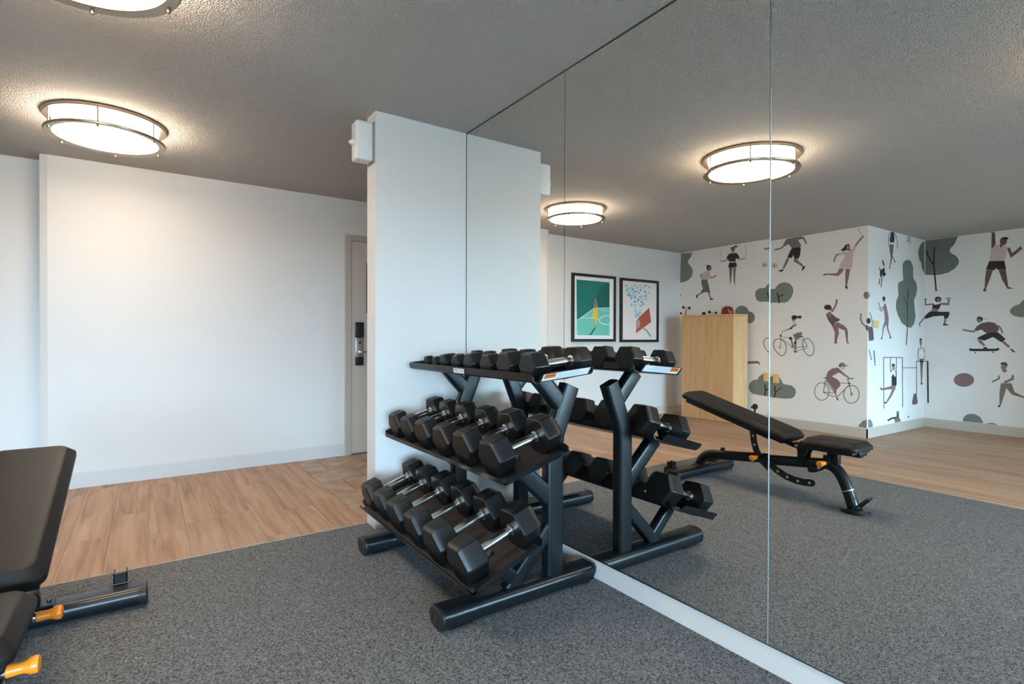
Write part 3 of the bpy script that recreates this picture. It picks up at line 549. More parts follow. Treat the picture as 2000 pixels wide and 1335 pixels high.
     ('ink','2966,486 2965,493 2962,497 2959,499 2955,498 2952,494 2951,488 2945,490 2947,497 2952,504 2959,506 2966,502 2970,495 2972,487'),
     ('ink','3270,660 3242,654 3239,665 3267,672'),
     ('ink','2970,617 2971,614 2974,611 2978,609 2983,609 2987,610 2990,612 2991,615 2990,619 2987,622 2983,624 2978,624 2974,623 2971,620'),
     ('mauve','3243,683 3225,740 3180,781 3113,796 3091,778 3055,741 2990,691 2983,677 3011,686 3098,739 3179,687 3112,652 3083,615 3082,584 3126,526 3129,479 3111,449 3133,455 3155,524 3193,576 3243,643'),
     ('pink','3029,803 3032,792 3039,784 3049,779 3061,779 3071,782 3078,790 3081,800 3079,810 3071,819 3061,824 3049,824 3039,820 3032,813'),
     ('mauve','3103,828 3084,852 3055,859 3030,839 3026,826 2991,826 2991,821 3026,814 3077,814 3090,801 3100,809'),
     ('ink','3077,814 3078,809 3081,805 3085,803 3089,802 3093,804 3096,808 3097,813 3096,818 3093,821 3089,824 3085,824 3081,822 3078,818'),
     ('mauve2','3133,447 3111,437 3096,404 3118,406'),
    ]),
    ('A','printed_corner_bush','green printed bush wrapped round the wall corner',[
     ('green','2886,118 2874,146 2840,192 2799,214 2795,215 2795,118'),
    ]),
    ('S','printed_corner_bush','green printed bush wrapped round the wall corner',[
     ('green','-5096,214 -5145,212 -5195,180 -5224,118 -5098,118'),
    ]),
    ('A','printed_cloud_tree','wide green printed bush with forked twig below the socket',[
     ('green','4130,461 4116,509 4062,565 4003,573 3975,621 3927,650 3878,655 3831,639 3803,596 3779,553 3729,545 3666,539 3621,502 3612,459 3625,409 3664,375 3746,362 3894,362 3990,367 4070,378 4113,416'),
     ('ink','3900,517 3905,459 3891,434 3911,365 3893,361 3871,438 3885,465 3881,517'),
     ('ink','3879,430 3793,504 3802,514 3888,441'),
    ]),
    ('A','printed_kneeling_leg','dark printed leg reaching out from behind the cabinet',[
     ('ink','4196,1049 4191,1049 4185,953 4157,954 4164,1076 4196,1076'),
     ('ink','4196,909 4186,824 4159,827 4170,912'),
     ('mauve','4235,769 4173,774 4082,783 3993,791 3996,826 4085,818 4175,810 4237,805'),
     ('ink','4004,815 3983,814 3963,777 3980,779'),
    ]),
    ('A','printed_head','small dark printed head above the bench pad',[
     ('ink','3992,209 3996,190 4007,175 4024,165 4042,163 4059,169 4071,182 4075,200 4071,219 4059,235 4043,245 4024,246 4008,240 3996,227'),
     ('ink','4055,198 4057,190 4063,184 4070,179 4079,178 4087,181 4093,186 4095,193 4093,201 4088,207 4080,211 4071,212 4063,210 4057,205'),
     ('ink','4048,171 4051,118 4025,118 4022,172'),
    ]),
    ('A','printed_weightlifter','printed lifter with black dumbbells rising behind the cabinet',[
     ('ink','5180,1599 5183,1590 5189,1582 5199,1578 5210,1579 5219,1584 5226,1592 5229,1602 5226,1611 5220,1619 5210,1623 5199,1622 5189,1618 5183,1609'),
     ('ink','5069,1585 5072,1575 5079,1567 5089,1563 5100,1563 5111,1568 5118,1577 5121,1587 5118,1597 5111,1605 5101,1609 5089,1609 5079,1604 5072,1595'),
     ('ink','5188,1593 5114,1583 5113,1591 5187,1600'),
     ('mauve','5156,1575 5185,1473 5166,1469 5137,1571'),
     ('ink','5227,1510 5229,1502 5234,1496 5243,1493 5252,1493 5261,1497 5265,1501 5265,1523 5261,1527 5253,1530 5243,1529 5235,1525 5229,1519'),
     ('ink','4805,1493 4808,1483 4818,1475 4832,1471 4847,1471 4861,1476 4871,1485 4875,1496 4871,1506 4862,1514 4847,1518 4832,1518 4818,1513 4808,1504'),
     ('ink','4722,1509 4725,1499 4731,1491 4741,1487 4751,1487 4761,1492 4768,1501 4770,1511 4768,1521 4761,1530 4752,1534 4741,1533 4731,1528 4725,1520'),
     ('ink','4618,1494 4620,1486 4625,1479 4633,1475 4642,1476 4650,1480 4656,1487 4658,1496 4656,1505 4650,1511 4642,1515 4633,1515 4625,1510 4620,1503'),
     ('ink','4722,1501 4655,1498 4655,1503 4722,1506'),
    ]),
    ('S','printed_pull_up_frame','thin dark printed pull up frame',[
     ('ink','-5473,925 -5491,310 -5508,309 -5491,925'),
     ('ink','-5482,917 -6004,909 -6003,917 -5482,925'),
     ('ink','-5990,918 -6015,293 -6034,292 -6009,918'),
     ('ink','-6006,780 -6422,771 -6421,779 -6006,787'),
     ('ink','-6414,860 -6430,442 -6450,441 -6434,860'),
     ('ink','-6415,853 -6675,848 -6675,858 -6415,862'),
    ]),
    ('C','printed_pull_up_frame','thin dark printed pull up frame',[
     ('ink','2782,849 2751,850 2751,859 2782,858'),
     ('ink','2767,856 2759,308 2741,310 2750,857'),
    ]),
    ('S','printed_hanging_gymnast','printed gymnast hanging from the bar with one knee out',[
     ('mauve','-5659,914 -5649,817 -5678,743 -5702,744 -5673,817 -5683,913'),
     ('mauve','-5821,912 -5811,751 -5836,750 -5845,911'),
     ('ink','-5790,821 -5785,812 -5773,805 -5755,801 -5735,802 -5718,806 -5705,814 -5701,823 -5705,832 -5717,839 -5735,843 -5754,843 -5772,838 -5785,830'),
     ('skin','-5784,786 -5781,774 -5772,765 -5759,760 -5745,761 -5732,766 -5723,776 -5719,787 -5722,799 -5731,808 -5744,813 -5758,812 -5772,807 -5781,797'),
     ('ink','-5699,688 -5749,717 -5780,676 -5817,688 -5807,756 -5836,759 -5843,580 -5823,572 -5705,579'),
     ('mauve','-5701,579 -5827,574 -5803,537 -5722,532 -5428,534 -5418,553 -5642,567'),
     ('mauve','-5722,541 -5819,545 -5704,444 -5576,371 -5547,383 -5644,457'),
     ('ink','-5389,566 -5420,537 -5444,541 -5412,570'),
     ('ink','-5566,377 -5563,372 -5553,369 -5539,368 -5524,369 -5509,372 -5500,376 -5496,381 -5500,385 -5509,388 -5523,390 -5539,389 -5553,386 -5563,382'),
     ('ink','-5704,752 -5702,747 -5697,743 -5690,741 -5682,741 -5675,743 -5670,748 -5668,753 -5670,759 -5675,763 -5682,765 -5690,765 -5697,762 -5702,758'),
    ]),
    ('S','printed_dip_athlete','printed athlete in white vest propped on the frame',[
     ('ink','-6595,1136 -6591,1127 -6579,1120 -6561,1115 -6542,1115 -6524,1119 -6512,1127 -6507,1136 -6511,1145 -6523,1152 -6541,1156 -6560,1156 -6578,1152 -6591,1145'),
     ('skin','-6589,1098 -6586,1081 -6576,1068 -6561,1061 -6544,1061 -6529,1068 -6519,1081 -6515,1098 -6518,1114 -6528,1127 -6543,1135 -6559,1135 -6574,1128 -6585,1114'),
     ('skin','-6543,1062 -6544,1013 -6577,1012 -6576,1062'),
     ('mauve','-6485,1035 -6449,959 -6479,859 -6506,859 -6477,958 -6512,1032'),
     ('mauve','-6619,1032 -6669,956 -6650,866 -6675,865 -6675,991 -6646,1034'),
     ('mauve2','-6522,887 -6640,890 -6628,790 -6547,792'),
     ('mauve','-6540,792 -6630,795 -6618,699 -6605,578 -6574,579 -6556,701'),
     ('ink','-6621,564 -6619,557 -6611,551 -6600,548 -6587,549 -6576,552 -6568,559 -6565,566 -6568,573 -6576,579 -6587,582 -6599,581 -6610,578 -6618,571'),
    ]),
    ('S','printed_kettlebell','small brown printed weight beside the frame',[
     ('mauve2','-6350,446 -6440,443 -6477,317 -6431,303 -6308,307 -6301,347'),
    ]),
    ('S','printed_bust','printed figure cut off by the skirting board',[
     ('grey','-5923,230 -5919,220 -5907,212 -5891,209 -5872,210 -5856,216 -5844,225 -5840,236 -5844,245 -5855,253 -5871,256 -5890,255 -5907,249 -5918,240'),
     ('ink','-5917,191 -5914,180 -5904,171 -5890,167 -5875,168 -5860,174 -5850,185 -5847,197 -5850,208 -5860,217 -5874,221 -5889,220 -5903,213 -5913,203'),
     ('mauve','-5709,192 -5934,170 -5976,118 -5801,118 -5790,154'),
     ('ink','-5849,186 -5722,191 -5589,168 -5611,150 -5736,171 -5853,166'),
     ('ink','-6208,160 -6206,155 -6201,150 -6194,149 -6186,149 -6179,152 -6175,157 -6173,163 -6174,168 -6179,172 -6186,174 -6194,174 -6201,171 -6206,166'),
    ]),
]
PRINTS = [
  [
     ('teal','-2934,1894 -3537,1893 -3541,1162 -2945,1165'),
     ('teal2','-3349,1820 -3537,1879 -3539,1547 -3312,1539 -3273,1677'),
     ('mint','-2939,1354 -3249,1527 -3539,1545 -3541,1162 -2945,1165'),
     ('white','-2942,1351 -3250,1524 -3539,1541 -3539,1548 -3247,1530 -2937,1356'),
     ('white','-3014,1393 -3325,1387 -3326,1392 -3014,1399'),
     ('white','-3538,1446 -3453,1434 -3373,1408 -3334,1372 -3360,1336 -3427,1313 -3539,1307 -3541,1315 -3430,1321 -3368,1342 -3348,1371 -3380,1402 -3456,1426 -3540,1438'),
     ('white','-3386,1521 -3400,1500 -3539,1501 -3539,1505 -3404,1505 -3392,1524'),
     ('teal','-3256,1267 -3285,1263 -3203,1167 -3160,1166'),
     ('yellow','-3249,1518 -3306,1548 -3319,1427 -3303,1361 -3295,1310 -3269,1309 -3268,1396 -3224,1401 -3205,1424 -3236,1462'),
     ('tan','-3264,1537 -3266,1601 -3274,1644 -3286,1602 -3294,1542 -3309,1544 -3301,1605 -3273,1663 -3251,1602 -3249,1537'),
     ('umber','-3290,1592 -3289,1573 -3285,1558 -3278,1550 -3272,1549 -3266,1557 -3261,1572 -3260,1591 -3261,1609 -3265,1624 -3271,1633 -3278,1633 -3284,1625 -3289,1610'),
     ('orange','-3298,1287 -3296,1277 -3292,1269 -3285,1265 -3278,1264 -3271,1269 -3267,1276 -3265,1286 -3267,1296 -3271,1304 -3278,1308 -3285,1308 -3292,1304 -3296,1296'),
  ],
  [
     ('ball','-4144,1781 -4140,1771 -4128,1764 -4114,1764 -4102,1769 -4098,1779 -4102,1788 -4114,1795 -4128,1796 -4140,1790'),
     ('sky','-4153,1612 -4150,1604 -4140,1598 -4128,1598 -4118,1602 -4114,1611 -4118,1619 -4128,1624 -4140,1625 -4150,1620'),
     ('aqua','-4291,1893 -4287,1884 -4276,1877 -4262,1877 -4251,1882 -4247,1891 -4251,1900 -4262,1907 -4276,1908 -4287,1902'),
     ('sky','-4356,1793 -4351,1783 -4338,1776 -4323,1775 -4310,1781 -4306,1791 -4310,1801 -4323,1808 -4338,1809 -4351,1803'),
     ('sky','-4103,1503 -4098,1492 -4085,1485 -4069,1484 -4056,1490 -4051,1501 -4056,1513 -4069,1520 -4085,1520 -4098,1514'),
     ('ball','-4192,1824 -4187,1811 -4172,1803 -4154,1802 -4140,1809 -4134,1821 -4140,1833 -4154,1842 -4172,1843 -4187,1836'),
     ('ball','-4208,1652 -4202,1640 -4189,1633 -4173,1632 -4159,1638 -4154,1649 -4159,1661 -4172,1668 -4189,1669 -4202,1663'),
     ('sky','-4252,1867 -4247,1856 -4234,1849 -4218,1848 -4205,1854 -4200,1864 -4205,1876 -4218,1883 -4234,1884 -4247,1878'),
     ('ball','-3931,1741 -3926,1729 -3912,1721 -3895,1720 -3881,1727 -3876,1739 -3881,1751 -3895,1759 -3912,1760 -3926,1753'),
     ('sky','-4089,1464 -4084,1452 -4070,1444 -4053,1443 -4039,1450 -4033,1462 -4039,1474 -4052,1482 -4070,1482 -4084,1475'),
     ('sky','-4294,1692 -4289,1679 -4274,1671 -4256,1670 -4241,1677 -4235,1689 -4241,1702 -4255,1710 -4274,1711 -4288,1704'),
     ('ball','-3935,1834 -3931,1825 -3920,1819 -3908,1818 -3897,1823 -3893,1832 -3897,1841 -3907,1847 -3920,1848 -3931,1843'),
     ('sky','-4066,1598 -4061,1588 -4049,1581 -4034,1580 -4022,1586 -4017,1596 -4022,1607 -4034,1614 -4049,1614 -4061,1608'),
     ('ball','-4070,1709 -4065,1698 -4052,1691 -4037,1690 -4024,1696 -4019,1707 -4024,1718 -4037,1725 -4052,1726 -4065,1720'),
     ('ball','-4247,1625 -4242,1613 -4229,1606 -4212,1605 -4198,1612 -4193,1623 -4198,1634 -4212,1642 -4228,1643 -4242,1636'),
     ('ball','-4092,1431 -4088,1423 -4077,1417 -4065,1417 -4055,1422 -4051,1430 -4054,1439 -4065,1445 -4077,1445 -4088,1440'),
     ('sky','-4171,1494 -4166,1481 -4151,1473 -4133,1473 -4118,1480 -4113,1492 -4118,1505 -4133,1513 -4151,1513 -4165,1506'),
     ('aqua','-4282,1800 -4277,1789 -4264,1782 -4248,1781 -4235,1787 -4230,1798 -4235,1809 -4248,1816 -4264,1817 -4277,1811'),
     ('aqua','-3992,1694 -3988,1685 -3977,1679 -3964,1678 -3953,1683 -3949,1692 -3953,1702 -3963,1708 -3977,1709 -3988,1703'),
     ('sky','-4179,1537 -4175,1528 -4165,1523 -4153,1523 -4144,1527 -4140,1535 -4144,1544 -4153,1549 -4165,1549 -4175,1545'),
     ('sky','-3996,1601 -3991,1590 -3978,1582 -3962,1582 -3948,1588 -3943,1599 -3948,1611 -3961,1618 -3978,1619 -3991,1612'),
     ('ball','-4295,1745 -4289,1732 -4273,1723 -4254,1722 -4239,1730 -4233,1742 -4239,1755 -4254,1764 -4273,1765 -4289,1758'),
     ('aqua','-4082,1796 -4077,1785 -4064,1778 -4049,1777 -4036,1783 -4031,1794 -4036,1805 -4048,1812 -4064,1813 -4077,1807'),
     ('ball','-3908,1806 -3902,1794 -3889,1786 -3871,1785 -3858,1791 -3852,1803 -3857,1815 -3871,1823 -3888,1824 -3902,1818'),
     ('aqua','-4136,1678 -4131,1666 -4118,1659 -4102,1658 -4088,1665 -4083,1675 -4088,1687 -4101,1694 -4117,1695 -4131,1689'),
     ('sky','-4105,1655 -4100,1643 -4086,1636 -4070,1635 -4056,1641 -4051,1653 -4056,1664 -4070,1672 -4086,1673 -4100,1666'),
     ('sky','-4041,1776 -4035,1763 -4020,1754 -4002,1753 -3987,1760 -3982,1773 -3987,1786 -4002,1794 -4020,1795 -4035,1788'),
     ('sky','-4069,1881 -4064,1870 -4052,1863 -4036,1862 -4024,1868 -4019,1878 -4023,1889 -4036,1897 -4052,1897 -4064,1892'),
     ('sky','-4176,1883 -4171,1872 -4158,1864 -4142,1864 -4129,1870 -4124,1880 -4129,1892 -4142,1899 -4158,1900 -4171,1894'),
     ('sky','-4216,1731 -4210,1719 -4197,1712 -4180,1711 -4166,1717 -4161,1729 -4166,1741 -4179,1748 -4196,1749 -4210,1743'),
     ('ball','-3888,1866 -3883,1854 -3871,1847 -3855,1846 -3842,1852 -3837,1863 -3842,1874 -3855,1882 -3870,1882 -3883,1876'),
     ('sky','-4067,1739 -4063,1730 -4052,1723 -4039,1723 -4028,1728 -4023,1737 -4027,1747 -4038,1753 -4052,1754 -4063,1748'),
     ('ball','-4164,1721 -4160,1711 -4148,1705 -4135,1705 -4124,1710 -4119,1719 -4123,1729 -4135,1735 -4148,1736 -4159,1730'),
     ('sky','-4070,1549 -4066,1539 -4055,1533 -4042,1533 -4032,1538 -4028,1547 -4032,1556 -4042,1562 -4055,1563 -4066,1557'),
     ('sky','-4059,1517 -4055,1508 -4045,1502 -4032,1502 -4022,1507 -4018,1515 -4022,1524 -4032,1530 -4045,1530 -4055,1525'),
     ('sky','-4197,1692 -4193,1683 -4183,1678 -4171,1677 -4161,1682 -4157,1690 -4160,1699 -4170,1705 -4183,1705 -4193,1700'),
     ('sky','-3953,1777 -3948,1766 -3936,1759 -3921,1759 -3909,1764 -3904,1775 -3909,1785 -3921,1792 -3936,1793 -3948,1787'),
     ('ball','-4201,1596 -4197,1586 -4185,1580 -4171,1579 -4159,1585 -4155,1595 -4159,1604 -4171,1611 -4185,1611 -4196,1606'),
     ('aqua','-4022,1824 -4017,1812 -4003,1804 -3986,1803 -3973,1810 -3967,1821 -3972,1833 -3986,1841 -4003,1842 -4017,1836'),
     ('aqua','-4054,1647 -4049,1637 -4038,1631 -4024,1631 -4013,1636 -4009,1645 -4013,1655 -4024,1661 -4038,1662 -4049,1657'),
     ('ball','-4138,1464 -4132,1451 -4118,1443 -4100,1443 -4085,1450 -4080,1462 -4085,1475 -4100,1483 -4118,1483 -4132,1476'),
     ('sky','-4029,1728 -4024,1715 -4010,1707 -3993,1706 -3979,1713 -3973,1725 -3978,1737 -3992,1745 -4010,1746 -4024,1739'),
     ('sky','-3996,1859 -3992,1850 -3981,1844 -3968,1843 -3957,1848 -3953,1857 -3957,1866 -3968,1872 -3981,1873 -3991,1868'),
     ('sky','-4369,1872 -4364,1859 -4349,1851 -4331,1850 -4316,1857 -4310,1869 -4316,1881 -4331,1890 -4349,1891 -4364,1884'),
     ('ball','-4117,1849 -4113,1840 -4102,1833 -4088,1833 -4077,1838 -4073,1847 -4077,1857 -4088,1863 -4102,1864 -4113,1859'),
     ('aqua','-3971,1731 -3967,1720 -3955,1713 -3939,1712 -3927,1718 -3922,1728 -3927,1739 -3939,1746 -3954,1747 -3967,1741'),
     ('rust','-4119,1423 -4345,1573 -4388,1364 -4070,1197 -4069,1338'),
     ('silver','-4069,1338 -4119,1393 -4158,1369 -4141,1289 -4077,1254'),
     ('seal','-4152,1360 -4148,1344 -4137,1332 -4121,1325 -4104,1325 -4088,1331 -4077,1343 -4072,1358 -4063,1357 -4067,1340 -4081,1326 -4101,1318 -4124,1318 -4144,1327 -4157,1342 -4162,1359'),
     ('seal','-4073,1357 -4077,1373 -4088,1385 -4103,1391 -4120,1392 -4136,1386 -4148,1374 -4152,1359 -4162,1360 -4157,1377 -4143,1391 -4123,1399 -4101,1398 -4081,1390 -4067,1375 -4063,1358'),
     ('seal','-4215,1264 -4294,1226 -4371,1147 -4391,1156 -4311,1237 -4228,1277'),
  ],
]

# ------------------------------------------------------------------ the room
H = 2.44
XA, XC, YA, YB, YR, XJ = -5.067, -6.675, 2.795, 5.066, 5.265, -2.2955
XP, YP, TP = -0.605, 2.995, 0.14
YCAR, XCAR = 3.13, -3.085
XE = 1.35
def sbox(name, label, mt, *b, bev=0.0, parent=None):
    bm = new(); add_box(bm, *b, bev=bev); return struct(obj(name, bm, mt), label)

# ceiling
sbox('ceiling', 'textured off-white ceiling', CEIL, XC - 0.2, XE + 0.2, WY - 0.2, YR + 0.2, H, H + 0.15)
# floor slab with planks and tiles as its pieces
floor = sbox('floor', 'oak plank floor with a tiled entrance', SUBFLOOR, XC - 0.2, XE + 0.2, WY - 0.2, YR + 0.2, -0.12, -0.006)
bm = new(); add_box(bm, XP - 0.003, XE, YP + TP, YB, -0.006, -0.0025); obj('grout_bed', bm, GROUT, floor, 0)
PW, PLEN, GAP = 0.182, 1.22, 0.0012
bm = new(); add_box(bm, -0.5, 0.5, -0.5, 0.5, -0.006, 0.0); plank_me = mesh_of('plank', bm, PLANKM, 0)
def planks(x0, x1, ymin, ymax):
    y = ymin - random.random() * PLEN
    while y < ymax:
        a, b_ = max(y, ymin), min(y + PLEN, ymax); y += PLEN
        if b_ - a < 0.02: continue
        o = link('plank', plank_me, floor, loc=((x0 + x1) / 2, (a + b_) / 2, 0)); o.scale = (x1 - x0 - GAP, b_ - a - GAP, 1)
for i in range(int((XP - XC) / PW) + 1):
    x1 = XP - i * PW; x0 = max(x1 - PW, XC)
    if x1 - x0 < 0.01: continue
    ymax = YA if x1 <= XA else YR + 0.05 if x0 < XJ else YB
    ymin = 0.5 if x1 <= -5.6 else WY
    if x1 <= XCAR - 0.006: planks(x0, x1, ymin, ymax)
    else:
        planks(x0, x1, YCAR + 0.006, ymax)
        if x0 < XCAR - 0.02: planks(x0, XCAR - 0.006, ymin, YCAR + 0.006)
TS = 0.345; TXS = 0.36
bm = new(); add_box(bm, -0.5, 0.5, -0.5, 0.5, -0.006, 0.0); tile_me = mesh_of('tile', bm, TILEM, 0)
r = 0; y1 = 5.255
while y1 > YP + TP:
    a, b_ = max(y1 - TS, YP + TP), min(y1, YB)
    off = -0.43 if r % 2 else -0.245
    xs = [XP] + [off + k * TXS for k in range(-2, 7) if XP + 0.02 < off + k * TXS < XE] + [XE]
    if b_ - a > 0.02:
        for q0, q1 in zip(xs, xs[1:]):
            o = link('tile', tile_me, floor, loc=((q0 + q1) / 2, (a + b_) / 2, 0)); o.scale = (q1 - q0 - 0.007, b_ - a - 0.007, 1)
    y1 -= TS; r += 1
# speckled rubber flooring
bm = new(); add_box(bm, XCAR, 0.019, WY, YCAR, -0.006, 0.0025)
bm2 = obj('rubber_flooring', bm, RUBFLOOR, None, 0); tag(bm2, 'speckled grey rubber gym flooring in front of the mirrors', 'flooring')
bm = new(); add_box(bm, XCAR - 0.006, XP + 0.10, YCAR, YCAR + 0.006, -0.006, 0.0035); o = obj('trim_1', bm, mat('floor_edge_strip', (0.45, 0.43, 0.40, 1), 0.5), None, 0); struct(o, 'thin grey edge strip between rubber and planks')
bm = new(); add_box(bm, XCAR - 0.006, XCAR, WY, YCAR + 0.006, -0.006, 0.0035); o = obj('trim_2', bm, MATS['floor_edge_strip'], None, 0); struct(o, 'thin edge strip along the side of the rubber flooring')

# walls
def poly_wall(name, label, pts, mt, z0=0.0, z1=H):
    bm = new(); loft(bm, [[Vector((x, y, z0)) for x, y in pts], [Vector((x, y, z1)) for x, y in pts]]); return struct(obj(name, bm, mt, None, 0), label)
wall_back = poly_wall('wall_back', 'white wall with the entrance door', [(XJ - 0.045, YB + 0.02), (XJ, YB), (XE + 0.2, YB), (XE + 0.2, YR + 0.2), (XJ - 0.045, YR + 0.2)], WALL)
sbox('wall_recess', 'recessed white wall with two framed pictures', WALL, XA - 0.001, XJ - 0.045, YR, YR + 0.2, 0, H)
wallA = poly_wall('wall_left', 'mural wall with printed sports figures facing the mirrors', [(XA, YA + 0.05), (XA, YR + 0.2), (XC - 0.2, YR + 0.2), (XC - 0.2, YA + 0.05)], MURALW)
wallC = sbox('wall_alcove', 'mural wall at the back of the alcove', MURALW, XC - 0.2, XC, WY, YA, 0, H)
sbox('wall_niche', 'white wall closing the alcove on the window side', WALL, XC, -5.6, WY, 0.5, 0, H)
sbox('wall_pillar', 'white wall stub at the end of the mirrors', WALL, XP, 0.5, YP, YP + TP, 0, H)
sbox('wall_right', 'wall behind the mirrors', WALL, 0.020, 0.2, WY, YP, 0, H)
sbox('wall_entry', 'side wall of the entrance behind the pillar', WALL, XE, XE + 0.2, YP + TP, YB, 0, H)
sbox('wall_corridor', 'wall closing the entrance behind the mirrors', WALL, 0.5, XE + 0.2, YP, YP + TP, 0, H)
# window wall behind the camera
bm = new()
for b_ in ((XC - 0.2, WX0, WY - 0.2, WY, 0, H), (WX1, 0.2, WY - 0.2, WY, 0, H), (WX0, WX1, WY - 0.2, WY, 0, WZ0), (WX0, WX1, WY - 0.2, WY, WZ1, H)): add_box(bm, *b_)
struct(obj('wall_front', bm, WALL, None, 0), 'white wall with a wide window opposite the door wall')
wr = empty('window_1', ((WX0 + WX1) / 2, WY - 0.1, WZ0)); struct(wr, 'wide white framed window')
wn = 4; ww = (WX1 - WX0) / wn
for i in range(wn):
    a = WX0 + i * ww; bm = new()
    for b_ in ((a, a + ww, WY - 0.13, WY - 0.07, WZ0, WZ0 + 0.05), (a, a + ww, WY - 0.13, WY - 0.07, WZ1 - 0.05, WZ1), (a, a + 0.035, WY - 0.13, WY - 0.07, WZ0 + 0.05, WZ1 - 0.05), (a + ww - 0.035, a + ww, WY - 0.13, WY - 0.07, WZ0 + 0.05, WZ1 - 0.05)): add_box(bm, *b_)
    part(wr, 'window_frame', bm, WINF, 0)
    bm = new(); add_box(bm, a + 0.035, a + ww - 0.035, WY - 0.104, WY - 0.099, WZ0 + 0.05, WZ1 - 0.05); part(wr, 'pane', bm, GLASS, 0)
bm = new(); add_box(bm, WX0, WX1, WY - 0.07, WY + 0.04, WZ0 - 0.03, WZ0 - 0.001); part(wr, 'window_sill', bm, WINF, 0)
sbox('ground_outside', 'paved ground outside the window', GROUND, -40, 40, -60, WY - 0.2, -0.4, -0.12)

# skirting boards
def skirt(name, label, pts, mt=TRIM, h=0.115, t=0.013):
    bm = new()
    for (x0, y0), (x1, y1) in zip(pts, pts[1:]):
        d = Vector((x1 - x0, y1 - y0, 0)).normalized(); nn = Vector((d.y, -d.x, 0))   # room side is to the right of the run
        a, b_ = Vector((x0, y0, 0)), Vector((x1, y1, 0)) 
        prof = [(0.001, 0), (t, 0), (t, h - 0.012), (t * 0.45, h), (0.001, h)]
        loft(bm, [[q + nn * u + Vector((0, 0, w)) for u, w in prof] for q in (a, b_)])
    return struct(obj(name, bm, mt, None, 0), label)
skirt('baseboard_back', 'pale skirting board along the door wall', [(XJ, YB), (-0.152, YB)], BACKTRIM)
skirt('baseboard_recess', 'pale skirting board under the framed pictures', [(XA, YR), (XJ - 0.045, YR)])
skirt('baseboard_left', 'beige skirting board under the mural wall', [(XA, YA - 0.013), (XA, YR)])
skirt('baseboard_alcove_side', 'beige skirting board on the short mural wall', [(XC, YA), (XA + 0.013, YA)])
skirt('baseboard_alcove', 'beige skirting board at the back of the alcove', [(XC, 0.5), (XC, YA)])
bm = new(); add_box(bm, 0.0192, 0.030, WY, YP, 0.0, 0.1035); struct(obj('baseboard_right', bm, TRIMW, None, 0), 'white skirting strip below the mirrors')
bm = new(); add_box(bm, -0.0030, 0.0200, -1.12, YP, 0.1005, 0.1052); struct(obj('trim_3', bm, BRASS, None, 0), 'thin metal channel holding the mirror bottoms')

# mirrors
ZM0, ZM1 = 0.1055, 2.4350
YS1, YS2, YS3 = 2.0143, 0.9643, -0.09
def mirror(label, y0, y1, tilt=0.0, lean=0.0, y_h=0.0, polished=False):
    root = empty('mirror_panel', (0, (y0 + y1) / 2, ZM0)); tag(root, label, 'mirror', 'mirror panels covering the wall')
    X = lambda y, z: tilt * (y - y_h) + lean * (z - 1.2)
    e = 0.0016
    bm = new(); c = [(y0 + e, ZM0), (y1 - e, ZM0), (y1 - e, ZM1), (y0 + e, ZM1)]
    bm.faces.new([bm.verts.new((X(y, z), y, z)) for y, z in c])
    g = part(root, 'glass', bm, MIRROR, 0)
    bm = new()
    loft(bm, [[Vector((X(y, z) + 0.00015, y, z)) for y, z in c], [Vector((X(y, z) * 0 + 0.0185, y, z)) for y, z in c]])
    part(root, 'mirror_edge', bm, EDGEM, 0, 'dark green glass edge')
    if polished:
        bm = new(); yb = y1 + e
        loft(bm, [[Vector((x, y, z)) for x, y in ((X(y1 - 0.004, z) - 0.0004, yb - 0.0050), (X(y1, z) - 0.0020, yb - 0.0026), (X(y1, z) - 0.0004, yb - 0.0002), (0.010, yb - 0.0002), (0.010, yb - 0.0062))] for z in (ZM0, ZM1)])
        part(root, 'seam_bead', bm, EDGEL, 0, 'pale polished edge along the seam')
mirror('tall mirror panel beside the white pillar', YS1, YP - 0.0055)
mirror('middle mirror panel between the two long seams', YS2, YS1)
mirror('mirror panel filling the right side, slightly turned', YS3, YS2, 0.0099, 0.0016, YS2, True)
mirror('mirror panel nearest the window wall', YS3 - 1.02, YS3)

bm = new(); add_box(bm, -0.0012, 0.0195, YP - 0.0052, YP - 0.0002, 0.106, 2.4395); struct(obj('trim_4', bm, EDGEM, None, 0), 'thin dark gap between pillar and mirror')
bm = new(); add_box(bm, -0.0030, 0.0195, -1.11, YP - 0.0054, 2.4355, 2.4398); struct(obj('trim_5', bm, EDGEM, None, 0), 'thin dark gap above the mirrors')
# door
dr = empty('door_1', (0.35, YB, 0)); struct(dr, 'beige entrance door in a taupe frame')
bm = new()
add_box(bm, -0.152, -0.092, YB - 0.022, YB + 0.001, 0, 2.105, 0.003); add_box(bm, 0.80, 0.86, YB - 0.022, YB + 0.001, 0, 2.105, 0.003); add_box(bm, -0.092, 0.80, YB - 0.022, YB + 0.001, 2.048, 2.105, 0.003)
part(dr, 'door_frame', bm, FRAMEM, 0)
bm = new(); add_box(bm, -0.089, 0.797, YB - 0.012, YB - 0.001, 0.012, 2.045); dp = part(dr, 'door_panel', bm, DOORM, 0)
bm = new(); add_box(bm, -0.089, 0.797, YB - 0.014, YB - 0.001, 0.0005, 0.012); part(dr, 'threshold', bm, GROUT, 0)
def sub(root, p, name, bm, mt, label=None):
    bmesh.ops.translate(bm, verts=bm.verts[:], vec=-root.location); return obj(name, bm, mt, p, 32, label)
bm = new(); add_box(bm, -0.058, 0.024, YB - 0.040, YB - 0.012, 1.125, 1.272, 0.006); sub(dr, dp, 'lock_reader', bm, BLACK, 'black card reader')
bm = new(); add_box(bm, -0.056, 0.022, YB - 0.034, YB - 0.012, 0.935, 1.124, 0.005); lk = sub(dr, dp, 'lock_plate', bm, mat('satin_steel', (0.55, 0.54, 0.53, 1), 0.35, 1.0), 'satin steel lock plate')
